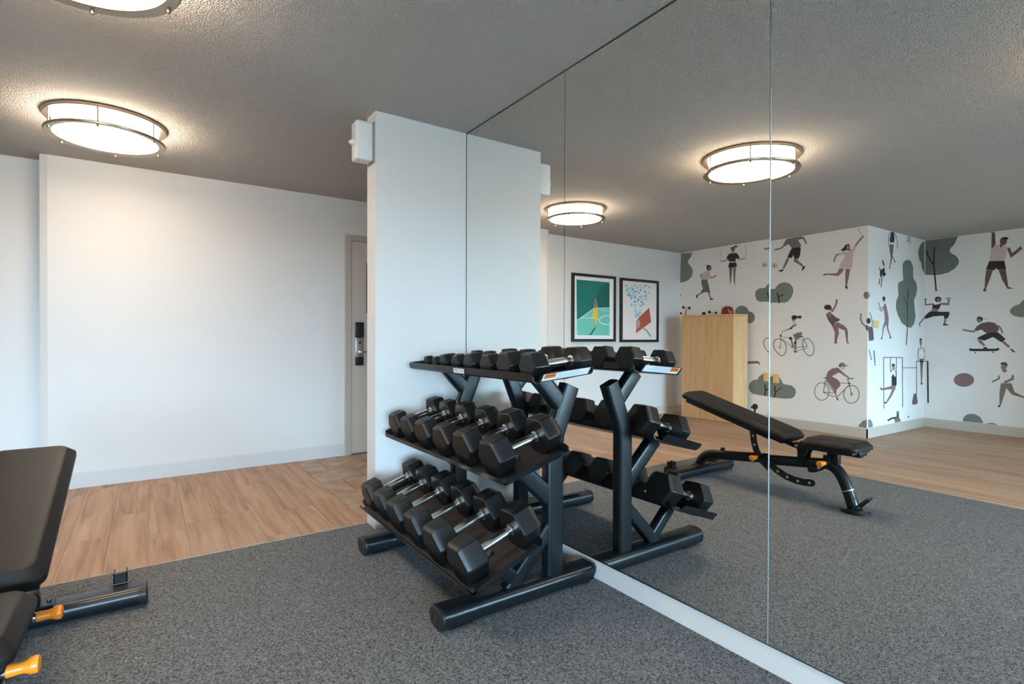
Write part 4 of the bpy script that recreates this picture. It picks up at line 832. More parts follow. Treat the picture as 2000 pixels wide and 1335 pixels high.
bm = new(); add_box(bm, -0.056, 0.022, YB - 0.036, YB - 0.012, 0.856, 0.934, 0.005); sub(dr, dp, 'lock_cover', bm, BLACK, 'black lower cover')
bm = new(); lathe(bm, [(0.004, 0), (0.011, 0.002), (0.011, 0.012)], axis_m((-0.018, YB - 0.034, 1.075), (0, -1, 0)), 14); sub(dr, dp, 'thumb_turn', bm, BLACK)
bm = new(); lathe(bm, [(0.016, 0), (0.016, 0.012), (0.010, 0.014), (0.010, 0.05)], axis_m((-0.012, YB - 0.034, 0.985), (0, -1, 0)), 16)
sweep(bm, [(-0.016, YB - 0.078, 0.985), (0.04, YB - 0.080, 0.985), (0.115, YB - 0.076, 0.985)], circ(0.0095, 12), Vector((0, 0, 1))); sub(dr, dp, 'lever_handle', bm, CHROME, 'chrome lever')
bm = new(); add_box(bm, 0.055, 0.30, YB - 0.016, YB - 0.012, 1.36, 1.85, 0.001, 1); sub(dr, dp, 'notice', bm, BLACK, 'dark framed notice')

# ------------------------------------------------------------------ wall prints
LAYER = {}
def flat(root, name, label, polys, to3d, nrm):
    bm = new(); cols = []
    for k, (c, s) in enumerate(polys):
        pts = [tuple(int(q) / 1000 for q in t.split(',')) for t in s.split()]
        if c not in cols: cols.append(c)
        vs_ = [bm.verts.new(Vector(to3d(*p)) + nrm * (0.0006 + 0.00006 * k)) for p in pts]
        try:
            f = bm.faces.new(vs_)
        except ValueError:
            continue
        f.normal_update()
        if f.normal.dot(nrm) < 0: f.normal_flip()
        f.material_index = cols.index(c)
    me = bpy.data.meshes.new(name); bm.to_mesh(me); bm.free()
    for c in cols: me.materials.append(ink(c))
    return link(name, me, root, label)
wallS = sbox('wall_alcove_side', 'short mural wall between alcove and cabinet corner', MURALW, XC - 0.2, XA, YA, YA + 0.05, 0, H)
for w, name, label, polys in MURAL:
    if w == 'A': flat(wallA, name, label, polys, lambda u, z: (XA, u, z), Vector((1, 0, 0)))
    elif w == 'C': flat(wallC, name, label, polys, lambda u, z: (XC, u, z), Vector((1, 0, 0)))
    else: flat(wallS, name, label, polys, lambda u, z: (u, YA, z), Vector((0, -1, 0)))

# framed pictures
def picture(label, x0, x1, z0, z1, border, paper, polys, plabel):
    root = empty('framed_picture', ((x0 + x1) / 2, YR, z0)); tag(root, label, 'picture', 'framed pictures on the recessed wall')
    bm = new(); f = 0.036; d0, d1 = YR - 0.032, YR - 0.0005
    for b_ in ((x0, x1, d0, d1, z0, z0 + f), (x0, x1, d0, d1, z1 - f, z1), (x0, x0 + f, d0, d1, z0 + f, z1 - f), (x1 - f, x1, d0, d1, z0 + f, z1 - f)): add_box(bm, *b_)
    part(root, 'frame', bm, PICF, 0)
    bm = new(); add_box(bm, x0 + f, x1 - f, YR - 0.016, YR - 0.001, z0 + f, z1 - f); pp = part(root, 'paper', bm, paper, 0)
    for nm, lb, sel, kd in plabel:
        ps = [q for q in polys if q[0] in sel]
        pr = flat(pp, nm, lb, ps, lambda u, z: (u, YR - 0.0162, z), Vector((0, -1, 0)))
        pr.location = -root.location
        if kd: pr['kind'] = kd
picture('black framed print of a yellow figure on a green court', -3.650, -2.856, 1.078, 1.978, 0.04, MATB, PRINTS[0], [('print', 'figure in yellow standing on a mint court', tuple(INK), None)])
picture('black framed print of an orange backboard scattering blue balls', -4.540, -3.745, 1.070, 1.972, 0.03, PAPER2, PRINTS[1], [('printed_balls', 'scatter of pale blue balls', ('sky', 'aqua', 'ball'), 'stuff'), ('printed_backboard', 'orange backboard', ('rust', 'silver'), None), ('printed_pole', 'grey hoop and pole', ('seal',), None)])

# wall plates
def plate(label, M, w, h, mt, slots):
    root = empty('wall_plate', M.translation); tag(root, label, 'wall plate'); R = M.to_3x3().to_4x4()
    bm = new(); prism(bm, rrect(w, h, 0.006, 3), R, 0.006); obj('cover', bm, mt, root)
    for k in slots:
        bm = new(); prism(bm, rrect(0.034, 0.028, 0.010, 4), R @ Matrix.Translation((0, k, 0.0061)), 0.0025); so = obj('socket', bm, mt, root)
        for s in (-0.007, 0.007):
            bm = new(); prism(bm, rrect(0.003, 0.010, 0.0012, 2), R @ Matrix.Translation((s, k, 0.0087)), 0.0004); obj('slot', bm, BLACK, so)
    if not slots:
        for k in (-0.03, 0.03):
            bm = new(); prism(bm, circ(0.003, 10), R @ Matrix.Translation((0, k, 0.006)), 0.001); obj('screw', bm, CHROME, root)
MX = Matrix(((0, 0, 1, 0), (1, 0, 0, 0), (0, 1, 0, 0), (0, 0, 0, 1)))      # plate facing +x
MY = Matrix(((1, 0, 0, 0), (0, 0, -1, 0), (0, 1, 0, 0), (0, 0, 0, 1)))     # plate facing -y
plate('ivory double socket plate on the printed cloud-shaped bush', Matrix.Translation((XA + 0.0045, 3.871, 0.617)) @ MX, 0.080, 0.117, IVORY, (-0.026, 0.026))
plate('blank yellowish wall plate on the short mural wall', Matrix.Translation((-5.262, YA - 0.0045, 1.313)) @ MY, 0.125, 0.085, IVORY, ())

# alarm box on the pillar edge
ab = empty('alarm_box', (XP, 3.05, 2.26)); tag(ab, 'small white alarm box high on the pillar edge', 'alarm box')
bm = new(); add_box(bm, -0.712, XP - 0.006, 3.012, 3.105, 2.150, 2.375, 0.012, 3); part(ab, 'cover', bm, WHITEP)
bm = new(); add_box(bm, XP - 0.007, XP - 0.0005, 3.006, 3.111, 2.144, 2.381, 0.002, 1); part(ab, 'back_plate', bm, mat('plate_grey', (0.3, 0.3, 0.3, 1), 0.5))
bm = new(); lathe(bm, [(0.021, 0), (0.021, 0.006), (0.016, 0.016), (0.006, 0.030)], axis_m((-0.712, 3.055, 2.252), (-1, 0, -0.12)), 16); part(ab, 'nozzle', bm, WHITEP)
bm = new(); lathe(bm, [(0.003, 0), (0.003, 0.001)], axis_m((-0.7122, 3.055, 2.295), (-1, 0, 0)), 8); part(ab, 'indicator', bm, BLACK)

# ceiling lamps
def lamp(label, x, y):
    root = empty('ceiling_lamp', (x, y, H)); tag(root, label, 'ceiling light', 'round ceiling lamps')
    def L(prof, n=64):
        bm = new(); lathe(bm, prof + [prof[0]], Matrix(), n, False); return bm
    obj('ceiling_plate', L([(0.265, -0.001), (0.302, -0.001), (0.308, -0.006), (0.308, -0.016), (0.302, -0.021), (0.268, -0.021), (0.265, -0.018)]), NICKEL, root)
    obj('lower_ring', L([(0.261, -0.104), (0.264, -0.101), (0.296, -0.098), (0.301, -0.100), (0.303, -0.106), (0.301, -0.113), (0.296, -0.116), (0.264, -0.113), (0.261, -0.110)]), NICKEL, root)
    bm = new()
    pr = [(0.258, -0.015), (0.260, -0.060), (0.260, -0.100), (0.2600, -0.106)] + [(0.260 * math.cos(a), -0.106 - 0.006 * math.sin(a)) for a in [PI / 2 * k / 7 for k in range(1, 7)]] + [(0.004, -0.112)]
    lathe(bm, pr, Matrix(), 64, True); obj('diffuser', bm, DIFF, root, 50, 'glowing white glass shade')
    for k in range(6):
        a = 2 * PI * k / 6 + 0.42; c = Vector((0.288 * math.cos(a), 0.288 * math.sin(a), 0))
        bm = new(); lathe(bm, [(0.0048, -0.020), (0.0048, -0.099)], Matrix.Translation(c), 10); post = obj('post', bm, NICKEL, root)
        bm = new(); lathe(bm, [(0.0062, -0.115), (0.0062, -0.127), (0.003, -0.130)], Matrix.Translation(c), 10); obj('finial', bm, NICKEL, post)
lamp('round nickel ceiling lamp nearer the door wall', -1.90, 4.095)
lamp('round nickel ceiling lamp cut by the top of the picture', -1.895, 2.215)
lamp('round nickel ceiling lamp behind the camera', -1.895, 0.20)

# ------------------------------------------------------------------ wooden cabinet with red bundle
cx0, cx1, cy0, cy1, ch = -4.985, -4.655, 4.095, 4.915, 1.452
cb = empty('cabinet', ((cx0 + cx1) / 2, (cy0 + cy1) / 2, 0)); tag(cb, 'tall light oak cabinet in the mural corner', 'cabinet')
bm = new(); add_box(bm, cx0, cx1 - 0.02, cy0, cy1, 0.06, ch - 0.024); part(cb, 'body', bm, CABM, 0)
bm = new(); add_box(bm, cx0, cx1 + 0.004, cy0 - 0.004, cy1 + 0.004, ch - 0.022, ch, 0.002, 1); part(cb, 'top_board', bm, CABM, 0)
bm = new(); add_box(bm, cx1 - 0.019, cx1, cy0 + 0.001, cy1 - 0.001, 0.004, ch - 0.024, 0.0015, 1); part(cb, 'front_panel', bm, CABM, 0)
bm = new(); add_box(bm, cx0 + 0.01, cx1 - 0.022, cy0 + 0.01, cy1 - 0.01, 0.0, 0.058); part(cb, 'plinth', bm, CABM, 0)
rb = empty('red_bundle', (-4.78, 4.265, ch)); tag(rb, 'small glossy red bundle lying on top of the oak cabinet', 'bag')
bm = new(); rings = []
for z, s, e in ((0.001, 0.96, 0.0), (0.015, 1.03, 0.0), (0.04, 1.02, 0.01), (0.065, 0.98, 0.02), (0.085, 0.90, 0.02), (0.098, 0.74, 0.02), (0.103, 0.45, 0.02)):
    rings.append([Vector((a * s * (1 + 0.05 * math.sin(7 * z * 60 + i)), b_ * s * (1 + 0.03 * math.cos(2.3 * i)), z)) for i, (a, b_) in enumerate(rrect(0.10, 0.155, 0.045, 5))])
loft(bm, rings); obj('body', bm, REDG, rb, 60)
bm = new(); sweep(bm, bez((0.0, -0.05, 0.098), (0.0, 0.0, 0.125), (0.0, 0.05, 0.098), 8), rrect(0.018, 0.006, 0.0025, 2), Vector((1, 0, 0))); obj('strap', bm, REDG, rb)
bm = new(); sweep(bm, [(0.056 * math.cos(a), 0.083 * math.sin(a), 0.0085) for a in [2 * PI * k / 24 for k in range(24)]] + [(0.056, 0.0, 0.0085)], circ(0.008, 8), Vector((0, 0, 1))); obj('piping', bm, mat('dark_red', srgb(70, 16, 14), 0.4), rb)

# ------------------------------------------------------------------ dumbbell rack
rk = empty('dumbbell_rack', (-0.40, 2.26, 0)); tag(rk, 'black steel three tier dumbbell rack against the mirrors', 'rack')
TIERS = [((-0.277, 0.958), math.radians(5.2), 0.167, 0.150, 0.036), ((-0.412, 0.607), math.radians(16), 0.181, 0.156, 0.030), ((-0.548, 0.241), math.radians(19), 0.193, 0.160, 0.030)]
Y0, Y1 = 1.672, 2.862
def tray(k):
    (bx, bz), a, df, dr_, lip = TIERS[k]
    T = Vector((math.cos(a), 0, math.sin(a))); N = Vector((-math.sin(a), 0, math.cos(a))); C = Vector((bx, 0, bz)); t = 0.0035
    at = lambda u, w, y: C + T * u + N * w + Vector((0, y, 0))
    outer = [(-df - 0.006, lip), (-df - 0.001, 0.004), (-df + 0.010, -0.004), (-0.06, -0.004), (0, -0.007), (0.06, -0.004), (dr_ - 0.010, -0.004), (dr_ + 0.001, 0.004), (dr_ + 0.006, lip)]
    inner = [(u - math.copysign(t, u) if abs(u) > 0.1 else u, w + (t if abs(u) < dr_ - 0.005 else 0)) for u, w in outer][::-1]
    prof = outer + inner
    bm = new(); rings = []
    for y, cut in ((Y0, 0.012), (Y0 + 0.014, 0), (Y1 - 0.014, 0), (Y1, 0.012)):
        rings.append([at(u, min(w, lip - cut), y) for u, w in prof])
    loft(bm, rings); tr = part(rk, 'tray', bm, STEEL, 30)
    # dark liner sheet under the dumbbells
    bm = new(); loft(bm, [[at(u, w, y) for u, w in ((-df + 0.014, 0.0004), (-df + 0.014, 0.0018), (dr_ - 0.014, 0.0018), (dr_ - 0.014, 0.0004))] for y in (Y0 + 0.004, Y1 - 0.004)])
    sub(rk, tr, 'liner', bm, LINER)
    # turned-up end flanges with rounded ends
    for y, s in ((Y0 - 0.001, -1), (Y1 + 0.001, 1)):
        u0, u1, hh = (-0.152, -0.174, -0.170)[k], (0.124, 0.110, 0.112)[k], 0.036
        pts = [(u0, 0.010), (u0 + 0.006, 0.0), (u1 - 0.006, 0.0), (u1, 0.010), (u1, hh - 0.014), (u1 - 0.004, hh - 0.004), (u1 - 0.014, hh), (u0 + 0.014, hh), (u0 + 0.004, hh - 0.004), (u0, hh - 0.014)]
        lean = 0.80
        bm = new(); loft(bm, [[at(u, w - 0.002, y + s * (w * lean)) + Vector((0, s * q, 0)) for u, w in pts] for q in (0.0, 0.0045)])
        fl = sub(rk, tr, 'end_flange', bm, STEEL)
        if k == 0 and s < 0:
            def dec(name, ua, ub, wa, wb, mt, lift, label=None):
                bm = new()
                loft(bm, [[at(u, w - 0.002, y + s * (w * lean)) + Vector((0, s * (0.0046 + q), 0)) for u, w in ((ua, wa), (ub, wa), (ub, wb), (ua, wb))] for q in (lift, lift + 0.0003)])
                return sub(rk, tr, name, bm, mt, label)
            dec('sticker', u0 + 0.014, u1 - 0.014, 0.004, hh - 0.003, STICK, 0.0001, 'white warning sticker')
            dec('sticker_panel', u0 + 0.020, u0 + 0.080, 0.013, hh - 0.004, STICKO, 0.0006, 'orange warning field')
            for i in range(7): dec('sticker_letter', u0 + 0.027 + i * 0.0068, u0 + 0.031 + i * 0.0068, 0.019 + 0.0015 * (i % 2), hh - 0.009, STICKT, 0.0011)
            for i in range(5): dec('sticker_line', u0 + 0.088, u0 + 0.200 + 0.012 * ((i * 7) % 4), 0.008 + i * 0.0048, 0.0095 + i * 0.0048, mat('sticker_print', (0.42, 0.45, 0.48, 1), 0.5), 0.0006)
    for y in (Y0 + 0.17, Y1 - 0.17):
        bm = new(); lathe(bm, [(0.007, 0), (0.006, 0.003), (0.002, 0.0035)], Matrix.Translation(at(0.0, 0.0012, y)) @ N.to_track_quat('Z', 'Y').to_matrix().to_4x4(), 12); sub(rk, tr, 'bolt', bm, CHROME)
    if k == 0:
        R = Matrix(((0, N.x, -T.x, 0), (-1, N.y, -T.y, 0), (0, N.z, -T.z, 0), (0, 0, 0, 1)))
        Mb = Matrix.Translation(at(-df - 0.0068 + 0.0018, 0.018, 2.27)) @ R
        bm = new(); prism(bm, rrect(0.108, 0.026, 0.004, 2), Mb, 0.003); bd = sub(rk, tr, 'badge', bm, BADGE, 'grey maker badge')
        bm = new(); prism(bm, rrect(0.102, 0.021, 0.003, 2), Mb @ Matrix.Translation((0, 0, 0.003)), 0.0003); sub(rk, tr, 'badge_face', bm, BADGEW)
        me = text_mesh('PRECOR', 0.0225, 0.0003, BADGE)
        o = link('lettering', me, tr); o.matrix_local = Matrix.Translation(-rk.location) @ Mb @ Matrix.Translation((0, 0.0005, 0.0034)) @ Matrix.Scale(1.12, 4, (1, 0, 0))
    return at
AT = [tray(k) for k in range(3)]
OBR = rrect(0.060, 0.088, 0.016, 4); ARM = rrect(0.054, 0.078, 0.014, 4); THIN = rrect(0.050, 0.064, 0.013, 4)
for ys in (1.831, 2.690):
    bm = new(); sweep(bm, [(-0.220, ys, 0.070), (-0.220, ys, 0.655), (-0.210, ys, 0.700), (-0.125, ys, 0.905)], OBR); part(rk, 'upright', bm, STEEL)
    bm = new(); sweep(bm, [(-0.300, ys, 0.9515), (-0.175, ys, 0.820)], ARM); part(rk, 'arm', bm, STEEL)
    bm = new(); sweep(bm, [(-0.445, ys, 0.600), (-0.225, ys, 0.405)], ARM); part(rk, 'arm', bm, STEEL)
    bm = new(); sweep(bm, [(-0.225, ys, 0.305), (-0.465, ys, 0.060)], THIN); part(rk, 'strut', bm, STEEL)
    bm = new(); sweep(bm, [(-0.440, ys, 0.115), (-0.572, ys, 0.236)], THIN); part(rk, 'strut', bm, STEEL)
    bm = new(); sweep(bm, [(-0.778, ys, 0.046), (-0.020, ys, 0.046)], rrect(0.112, 0.078, 0.031, 6)); ft = part(rk, 'foot', bm, STEEL)
    bm = new(); sweep(bm, [(-0.792, ys, 0.046), (-0.787, ys, 0.046), (-0.777, ys, 0.046)], rrect(0.116, 0.082, 0.036, 6), scales=[0.86, 0.98, 1.0]); cp = sub(rk, ft, 'end_cap', bm, BLACK)
    bm = new(); sweep(bm, [(-0.022, ys, 0.046), (-0.012, ys, 0.044), (-0.006, ys, 0.038)], rrect(0.116, 0.082, 0.036, 6), scales=[1.0, 0.96, 0.80]); sub(rk, ft, 'end_cap', bm, BLACK)
    for s in (-0.022, 0.022):
        bm = new(); prism(bm, rrect(0.008, 0.026, 0.0035, 3), Matrix.Translation((-0.7915, ys + s, 0.046)) @ Matrix(((0, 0, -1, 0), (1, 0, 0, 0), (0, 1, 0, 0), (0, 0, 0, 1))), 0.001); sub(rk, ft, 'cap_slot', bm, PLATE)
    for x in (-0.70, -0.09):
        bm = new(); add_box(bm, x - 0.05, x + 0.05, ys - 0.045, ys + 0.045, 0.0028, 0.010, 0.002, 1); sub(rk, ft, 'rubber_pad', bm, BLACK)

# dumbbells: five pound steps in pairs, along local x
SPEC = {5: (0.190, 0.031, 0.038), 10: (0.248, 0.041, 0.052), 15: (0.283, 0.048, 0.062), 20: (0.313, 0.056, 0.072), 25: (0.318, 0.067, 0.075), 30: (0.326, 0.071, 0.080),
        35: (0.333, 0.075, 0.085), 40: (0.342, 0.073, 0.088), 45: (0.352, 0.076, 0.092), 50: (0.362, 0.079, 0.096)}
DB = {}
def hexring(x, s, hf, side):
    rc = hf / math.cos(PI / 6); out = []; cr = 0.045 * rc
    V = [Vector((0, rc * math.cos(PI / 3 * i), rc * math.sin(PI / 3 * i))) for i in range(6)]
    for i in range(6):
        for j in (-1, 1):
            d = (V[(i + j) % 6] - V[i]).normalized(); q = V[i] + d * cr; out.append(Vector((side * x, q.y * s, q.z * s)))
    return out
def dumbbell_meshes(w):
    if w in DB: return DB[w]
    L, hf, hl = SPEC[w]; xi = L / 2 - hl; heads = []
    for side in (-1, 1):
        bm = new()
        loft(bm, [hexring(xi + hl * t, s, hf, side) for t, s in ((0, 0.955), (0.025, 0.985), (0.05, 1.0), (0.58, 1.0), (0.76, 0.985), (0.88, 0.955), (0.96, 0.905), (1.0, 0.84))])
        heads.append(mesh_of('head', bm, RUBBER, 24))
    bm = new(); n_ = 12; g = 0.0155 + 0.0028 * min(1, w / 30)
    lathe(bm, [(g * (0.90 + 0.14 * math.sin(PI * i / n_)), -xi - 0.004 + (2 * xi + 0.008) * i / n_) for i in range(n_ + 1)], axis_m((0, 0, 0), (1, 0, 0)), 20)
    handle = mesh_of('handle', bm, CHROME, 40)
    cols = []
    for side in (-1, 1):
        bm = new(); lathe(bm, [(g + 0.004, 0), (g + 0.0055, 0.002), (g + 0.0055, 0.006), (g + 0.001, 0.009)], axis_m((side * xi, 0, 0), (-side, 0, 0)), 20); cols.append(mesh_of('collar', bm, CHROME, 40))
    pw, ph = hl * 0.62, hf * 0.62
    bm = new(); prism(bm, rrect(pw, ph, 0.003, 2), Matrix.Translation((0, 0, 0)), 0.0005); plate_me = mesh_of('number_plate', bm, PLATE, 0)
    num = text_mesh(str(w), ph * 0.95, 0.0003, DIGIT)
    DB[w] = (heads, handle, cols, plate_me, num, xi, hl, hf)
    return DB[w]
ORD = ['first', 'second', 'third', 'fourth', 'fifth', 'sixth', 'seventh', 'eighth']
ROWS = [('top', [5, 5, 10, 10, 15, 15, 20, 20], [2.812, 2.706, 2.545, 2.410, 2.240, 2.083, 1.908, 1.735]),
        ('middle', [25, 25, 30, 30, 35, 35], [2.790, 2.620, 2.425, 2.222, 2.008, 1.783]),
        ('bottom', [40, 40, 45, 45, 50, 50], [2.785, 2.600, 2.405, 2.195, 1.980, 1.760])]
for k, (tier, ws, ysx) in enumerate(ROWS):
    a = TIERS[k][1]
    for i, (w, y) in enumerate(zip(ws, ysx)):
        heads, handle, cols, plate_me, num, xi, hl, hf = dumbbell_meshes(w)
        root = empty('dumbbell', AT[k]((0.004, 0.007, 0.006)[k], 0.0022 + hf, y)); root.rotation_euler = (0, -a, 0)
        extra = ', nearest the camera' if i == len(ws) - 1 else ''
        tag(root, '%s black hex dumbbell from the pillar on the %s rack tier' % (ORD[i], tier) + extra, 'dumbbell', 'hex dumbbells on the %s tier' % tier)
        link('handle', handle, root)
        for q in range(2):
            hd = link('head', heads[q], root); s = -1 if q == 0 else 1
            pt = link('number_plate', plate_me, hd, loc=(s * (xi + hl * 0.40), 0, hf - 0.0003))
            nb = link('number', num, hd, loc=(s * (xi + hl * 0.40), 0, hf + 0.0004))
            link('collar', cols[q], root)

# ------------------------------------------------------------------ adjustable bench
BX = -2.075
bn = empty('weight_bench', (BX, 2.2, 0)); tag(bn, 'black adjustable weight bench with orange pull knobs', 'bench')
ROUND = rrect(0.058, 0.074, 0.027, 5)
bm = new(); sweep(bm, [(-1.712, 2.715, 0.046), (-2.438, 2.715, 0.046)], rrect(0.115, 0.072, 0.030, 6)); cbar = part(bn, 'rear_foot', bm, STEEL)
for s in (-1.700, -2.450):
    d = 1 if s > -2 else -1
    bm = new(); sweep(bm, [(s, 2.715, 0.046), (s - d * 0.006, 2.715, 0.046), (s - d * 0.032, 2.715, 0.046)], rrect(0.119, 0.076, 0.032, 6), scales=[0.82, 0.97, 1.0]); sub(bn, cbar, 'end_cap', bm, BLACK)
    bm = new(); add_box(bm, s - d * 0.055 - 0.045, s - d * 0.055 + 0.045, 2.672, 2.758, 0.0028, 0.012, 0.002, 1); sub(bn, cbar, 'rubber_pad', bm, BLACK)
for s in (-1.795, -2.355):
    bm = new(); add_box(bm, s - 0.024, s + 0.024, 2.766, 2.774, 0.060, 0.128, 0.002, 1); add_box(bm, s - 0.024, s - 0.018, 2.766, 2.822, 0.040, 0.128, 0.002, 1); add_box(bm, s + 0.018, s + 0.024, 2.766, 2.822, 0.040, 0.128, 0.002, 1); add_box(bm, s - 0.036, s + 0.036, 2.755, 2.774, 0.0815, 0.087, 0.002, 1)
    br = part(bn, 'wheel_bracket', bm, STEEL, 30)
    bm = new(); lathe(bm, [(0.010, -0.017), (0.036, -0.017), (0.042, -0.012), (0.042, 0.012), (0.036, 0.017), (0.010, 0.017)], axis_m((s, 2.822, 0.047), (1, 0, 0)), 24); sub(bn, br, 'wheel', bm, BLACK)
bm = new()
beam = [Vector((BX, 2.735, 0.070))] + bez((BX, 2.735, 0.085), (BX, 2.705, 0.180), (BX, 2.585, 0.188), 7) + [Vector((BX, 2.20, 0.232)), Vector((BX, 1.86, 0.272))] + [Vector((BX, y, z)) for y, z in ((1.800, 0.280), (1.768, 0.280), (1.740, 0.272), (1.714, 0.254), (1.692, 0.228), (1.672, 0.192), (1.656, 0.155), (1.640, 0.112), (1.612, 0.026))]
sweep(bm, beam, rrect(0.064, 0.072, 0.028, 5), Vector((1, 0, 0))); fr = part(bn, 'main_frame', bm, STEEL, 40)
bm = new(); add_box(bm, BX - 0.075, BX + 0.075, 2.676, 2.765, 0.0815, 0.089, 0.003, 1); sub(bn, fr, 'mounting_plate', bm, STEEL)
for x in (-0.058, 0.058):
    bm = new(); lathe(bm, [(0.008, 0), (0.008, 0.007), (0.004, 0.009)], Matrix.Translation((BX + x, 2.72, 0.089)), 6); sub(bn, fr, 'bolt', bm, BLACK)
bm = new(); lathe(bm, [(0.016, 0), (0.018, 0.004), (0.018, 0.024), (0.014, 0.028)], Matrix.Translation((BX, 2.52, 0.226)), 14); sub(bn, fr, 'rubber_stop', bm, BLACK)
bm = new(); pts = [(BX + 0.062 * math.cos(q) * (1.25 if abs(math.cos(q)) > 0.5 else 1), 1.600 + 0.085 * math.sin(q)) for q in [2 * PI * i / 20 for i in range(20)]]
loft(bm, [[Vector((x, y, z)) for x, y in pts] for z in (0.0028, 0.022)] + [[Vector((BX + (x - BX) * 0.93, 1.6 + (y - 1.6) * 0.93, 0.027)) for x, y in pts]]); sub(bn, fr, 'front_foot', bm, BLACK)
bm = new(); sweep(bm, [(BX - 0.042, 1.600, 0.024), (BX - 0.042, 1.545, 0.085), (BX - 0.030, 1.522, 0.110), (BX + 0.030, 1.522, 0.110), (BX + 0.042, 1.545, 0.085), (BX + 0.042, 1.600, 0.024)], circ(0.0075, 10), Vector((0, 0.55, 0.83))); sub(bn, fr, 'lifting_handle', bm, BLACK)
bm = new(); sweep(bm, [(BX, 1.650, 0.138), (BX, 1.647, 0.131)], rrect(0.068, 0.076, 0.030, 5), Vector((1, 0, 0))); sub(bn, fr, 'clip', bm, MATS['satin_steel'], 'steel clip')
# pads
def pad(w, l, t, rr=0.05, crown=0.008):
    """pad outline in x-y, l along +y, thickness t downward from the crown"""
    bm = new(); rings = []
    def taper(pts, ins): return [(x * (w / 2 - ins) / (w / 2), (y - l / 2) * (l / 2 - ins) / (l / 2) + l / 2) for x, y in pts]
    out = [(x, y + l / 2) for x, y in rrect(w, l, rr, 6)]
    for ins, z in ((0.010, -t), (0.002, -t + 0.003), (0.0, -t + 0.009), (0.0, -0.034), (0.0012, -0.031), (0.024, -0.0050), (0.0270, -0.0030), (0.036, -0.0012), (0.060, 0.0)):
        rings.append([Vector((x, y, z)) for x, y in taper(out, ins)])
    loft(bm, rings); return bm
def place(bm, loc, rx):
    bmesh.ops.transform(bm, matrix=Matrix.Translation(loc) @ Matrix.Rotation(rx, 4, 'X'), verts=bm.verts[:]); return bm
tb = math.atan2(0.686 - 0.465, 2.795 - 1.999)
bpm = place(pad(0.272, 0.865, 0.058, 0.040), (BX, 1.980, 0.461), tb); bk = part(bn, 'back_pad', bpm, VINYL, 33)
spm = place(pad(0.272, 0.352, 0.058, 0.040), (BX, 1.545, 0.462), math.radians(-0.3)); st = part(bn, 'seat_pad', spm, VINYL, 33)
# pad carriers and hinge
Rb = Matrix.Translation((BX, 1.980, 0.461)) @ Matrix.Rotation(tb, 4, 'X')
bm = new(); add_box(bm, -0.118, 0.118, 0.03, 0.815, -0.084, -0.0585, 0.004, 2); add_box(bm, -0.028, 0.028, -0.02, 0.55, -0.104, -0.084, 0.006, 2)
bmesh.ops.transform(bm, matrix=Rb, verts=bm.verts[:]); sub(bn, bk, 'back_carrier', bm, STEEL)
bm = new(); add_box(bm, BX - 0.118, BX + 0.118, 1.57, 1.88, 0.384, 0.4035, 0.004, 2); add_box(bm, BX - 0.028, BX + 0.028, 1.565, 1.94, 0.362, 0.384, 0.006, 2); add_box(bm, BX - 0.05, BX + 0.05, 1.556, 1.580, 0.372, 0.404, 0.006, 2); sub(bn, st, 'seat_carrier', bm, STEEL)
bm = new()
for s in (-0.036, 0.036): prism(bm, [(1.958, 0.245), (1.918, 0.245), (1.905, 0.33), (1.87, 0.395), (1.975, 0.405), (1.995, 0.385), (1.962, 0.35)], Matrix(((0, 0, 1, BX + s - 0.004), (1, 0, 0, 0), (0, 1, 0, 0), (0, 0, 0, 1))), 0.008)
part(bn, 'hinge_bracket', bm, STEEL, 0)
bm = new(); add_box(bm, BX - 0.024, BX + 0.024, 1.70, 1.775, 0.290, 0.372, 0.008, 2); part(bn, 'seat_post', bm, STEEL)
bm = new(); lathe(bm, [(0.012, -0.055), (0.012, 0.055)], axis_m((BX, 1.962, 0.382), (1, 0, 0)), 14); part(bn, 'hinge_pin', bm, CHROME)
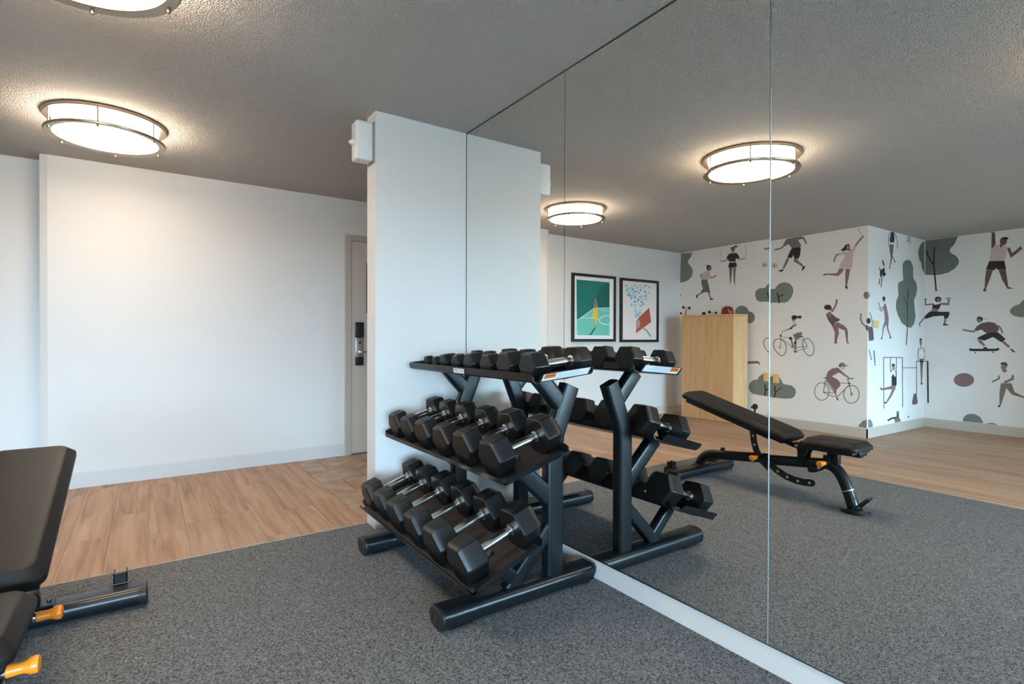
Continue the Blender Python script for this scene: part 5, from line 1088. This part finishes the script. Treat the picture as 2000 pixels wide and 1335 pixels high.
# perforated adjustment arcs
def arc_plate(name, path, w, holes):
    P = [Vector((0, y, z)) for y, z in path]; L_, R_ = [], []
    for i, q in enumerate(P):
        t = ((P[min(i + 1, len(P) - 1)] - P[max(i - 1, 0)])).normalized(); nn = Vector((0, -t.z, t.y))
        L_.append(q + nn * w / 2); R_.append(q - nn * w / 2)
    e = P[-1] - P[-2]; e.normalize(); n2 = Vector((0, -e.z, e.y))
    cap = [P[-1] + n2 * (w / 2) * math.cos(b_) + e * (w / 2) * math.sin(b_) for b_ in [PI * k / 6 for k in range(1, 6)]]
    out = L_ + cap + R_[::-1]
    bm = new(); loft(bm, [[q + Vector((BX + x, 0, 0)) for q in out] for x in (-0.0455, -0.0385)] ) if False else loft(bm, [[q + Vector((BX + x, 0, 0)) for q in out] for x in (0.034, 0.042)])
    ap = part(bn, name, bm, BLACK, 0)
    for y, z in holes:
        bm = new(); lathe(bm, [(0.0088, 0), (0.0088, 0.0016)], axis_m((BX + 0.0418, y, z), (1, 0, 0)), 14); sub(bn, ap, 'hole_ring', bm, mat('hole_light', (0.45, 0.46, 0.47, 1), 0.5), 'pale round hole')
arcp = [(2.246, 0.465), (2.243, 0.43), (2.235, 0.36), (2.215, 0.29), (2.175, 0.225), (2.115, 0.178), (2.045, 0.148), (1.975, 0.134), (1.905, 0.133), (1.862, 0.140)]
arc_plate('adjustment_arc', arcp, 0.048, [(2.240, 0.395), (2.228, 0.33), (2.10, 0.170), (2.03, 0.144), (1.955, 0.133), (1.875, 0.138)])
arc_plate('seat_arc', [(1.762, 0.345), (1.772, 0.30), (1.800, 0.262), (1.845, 0.238), (1.868, 0.232)], 0.044, [(1.815, 0.253)])
# orange pull knobs
for y, z in ((2.186, 0.250), (1.757, 0.303)):
    bm = new(); lathe(bm, [(0.015, 0), (0.015, 0.052), (0.012, 0.054)], axis_m((BX + 0.028, y, z), (1, 0, 0)), 16); kn = part(bn, 'plunger', bm, STEEL)
    bm = new(); lathe(bm, [(0.0125, 0), (0.0135, 0.002), (0.0135, 0.008), (0.012, 0.010)], axis_m((BX + 0.081, y, z), (1, 0, 0)), 16); sub(bn, kn, 'chrome_ring', bm, CHROME)
    bm = new(); lathe(bm, [(0.012, 0), (0.0155, 0.001), (0.0150, 0.012), (0.0140, 0.026), (0.0155, 0.036), (0.0200, 0.044), (0.0215, 0.052), (0.0205, 0.060), (0.013, 0.064)], axis_m((BX + 0.091, y, z), (1, 0, 0)), 20); sub(bn, kn, 'pull_knob', bm, ORANGE, 'bright orange plastic grip')
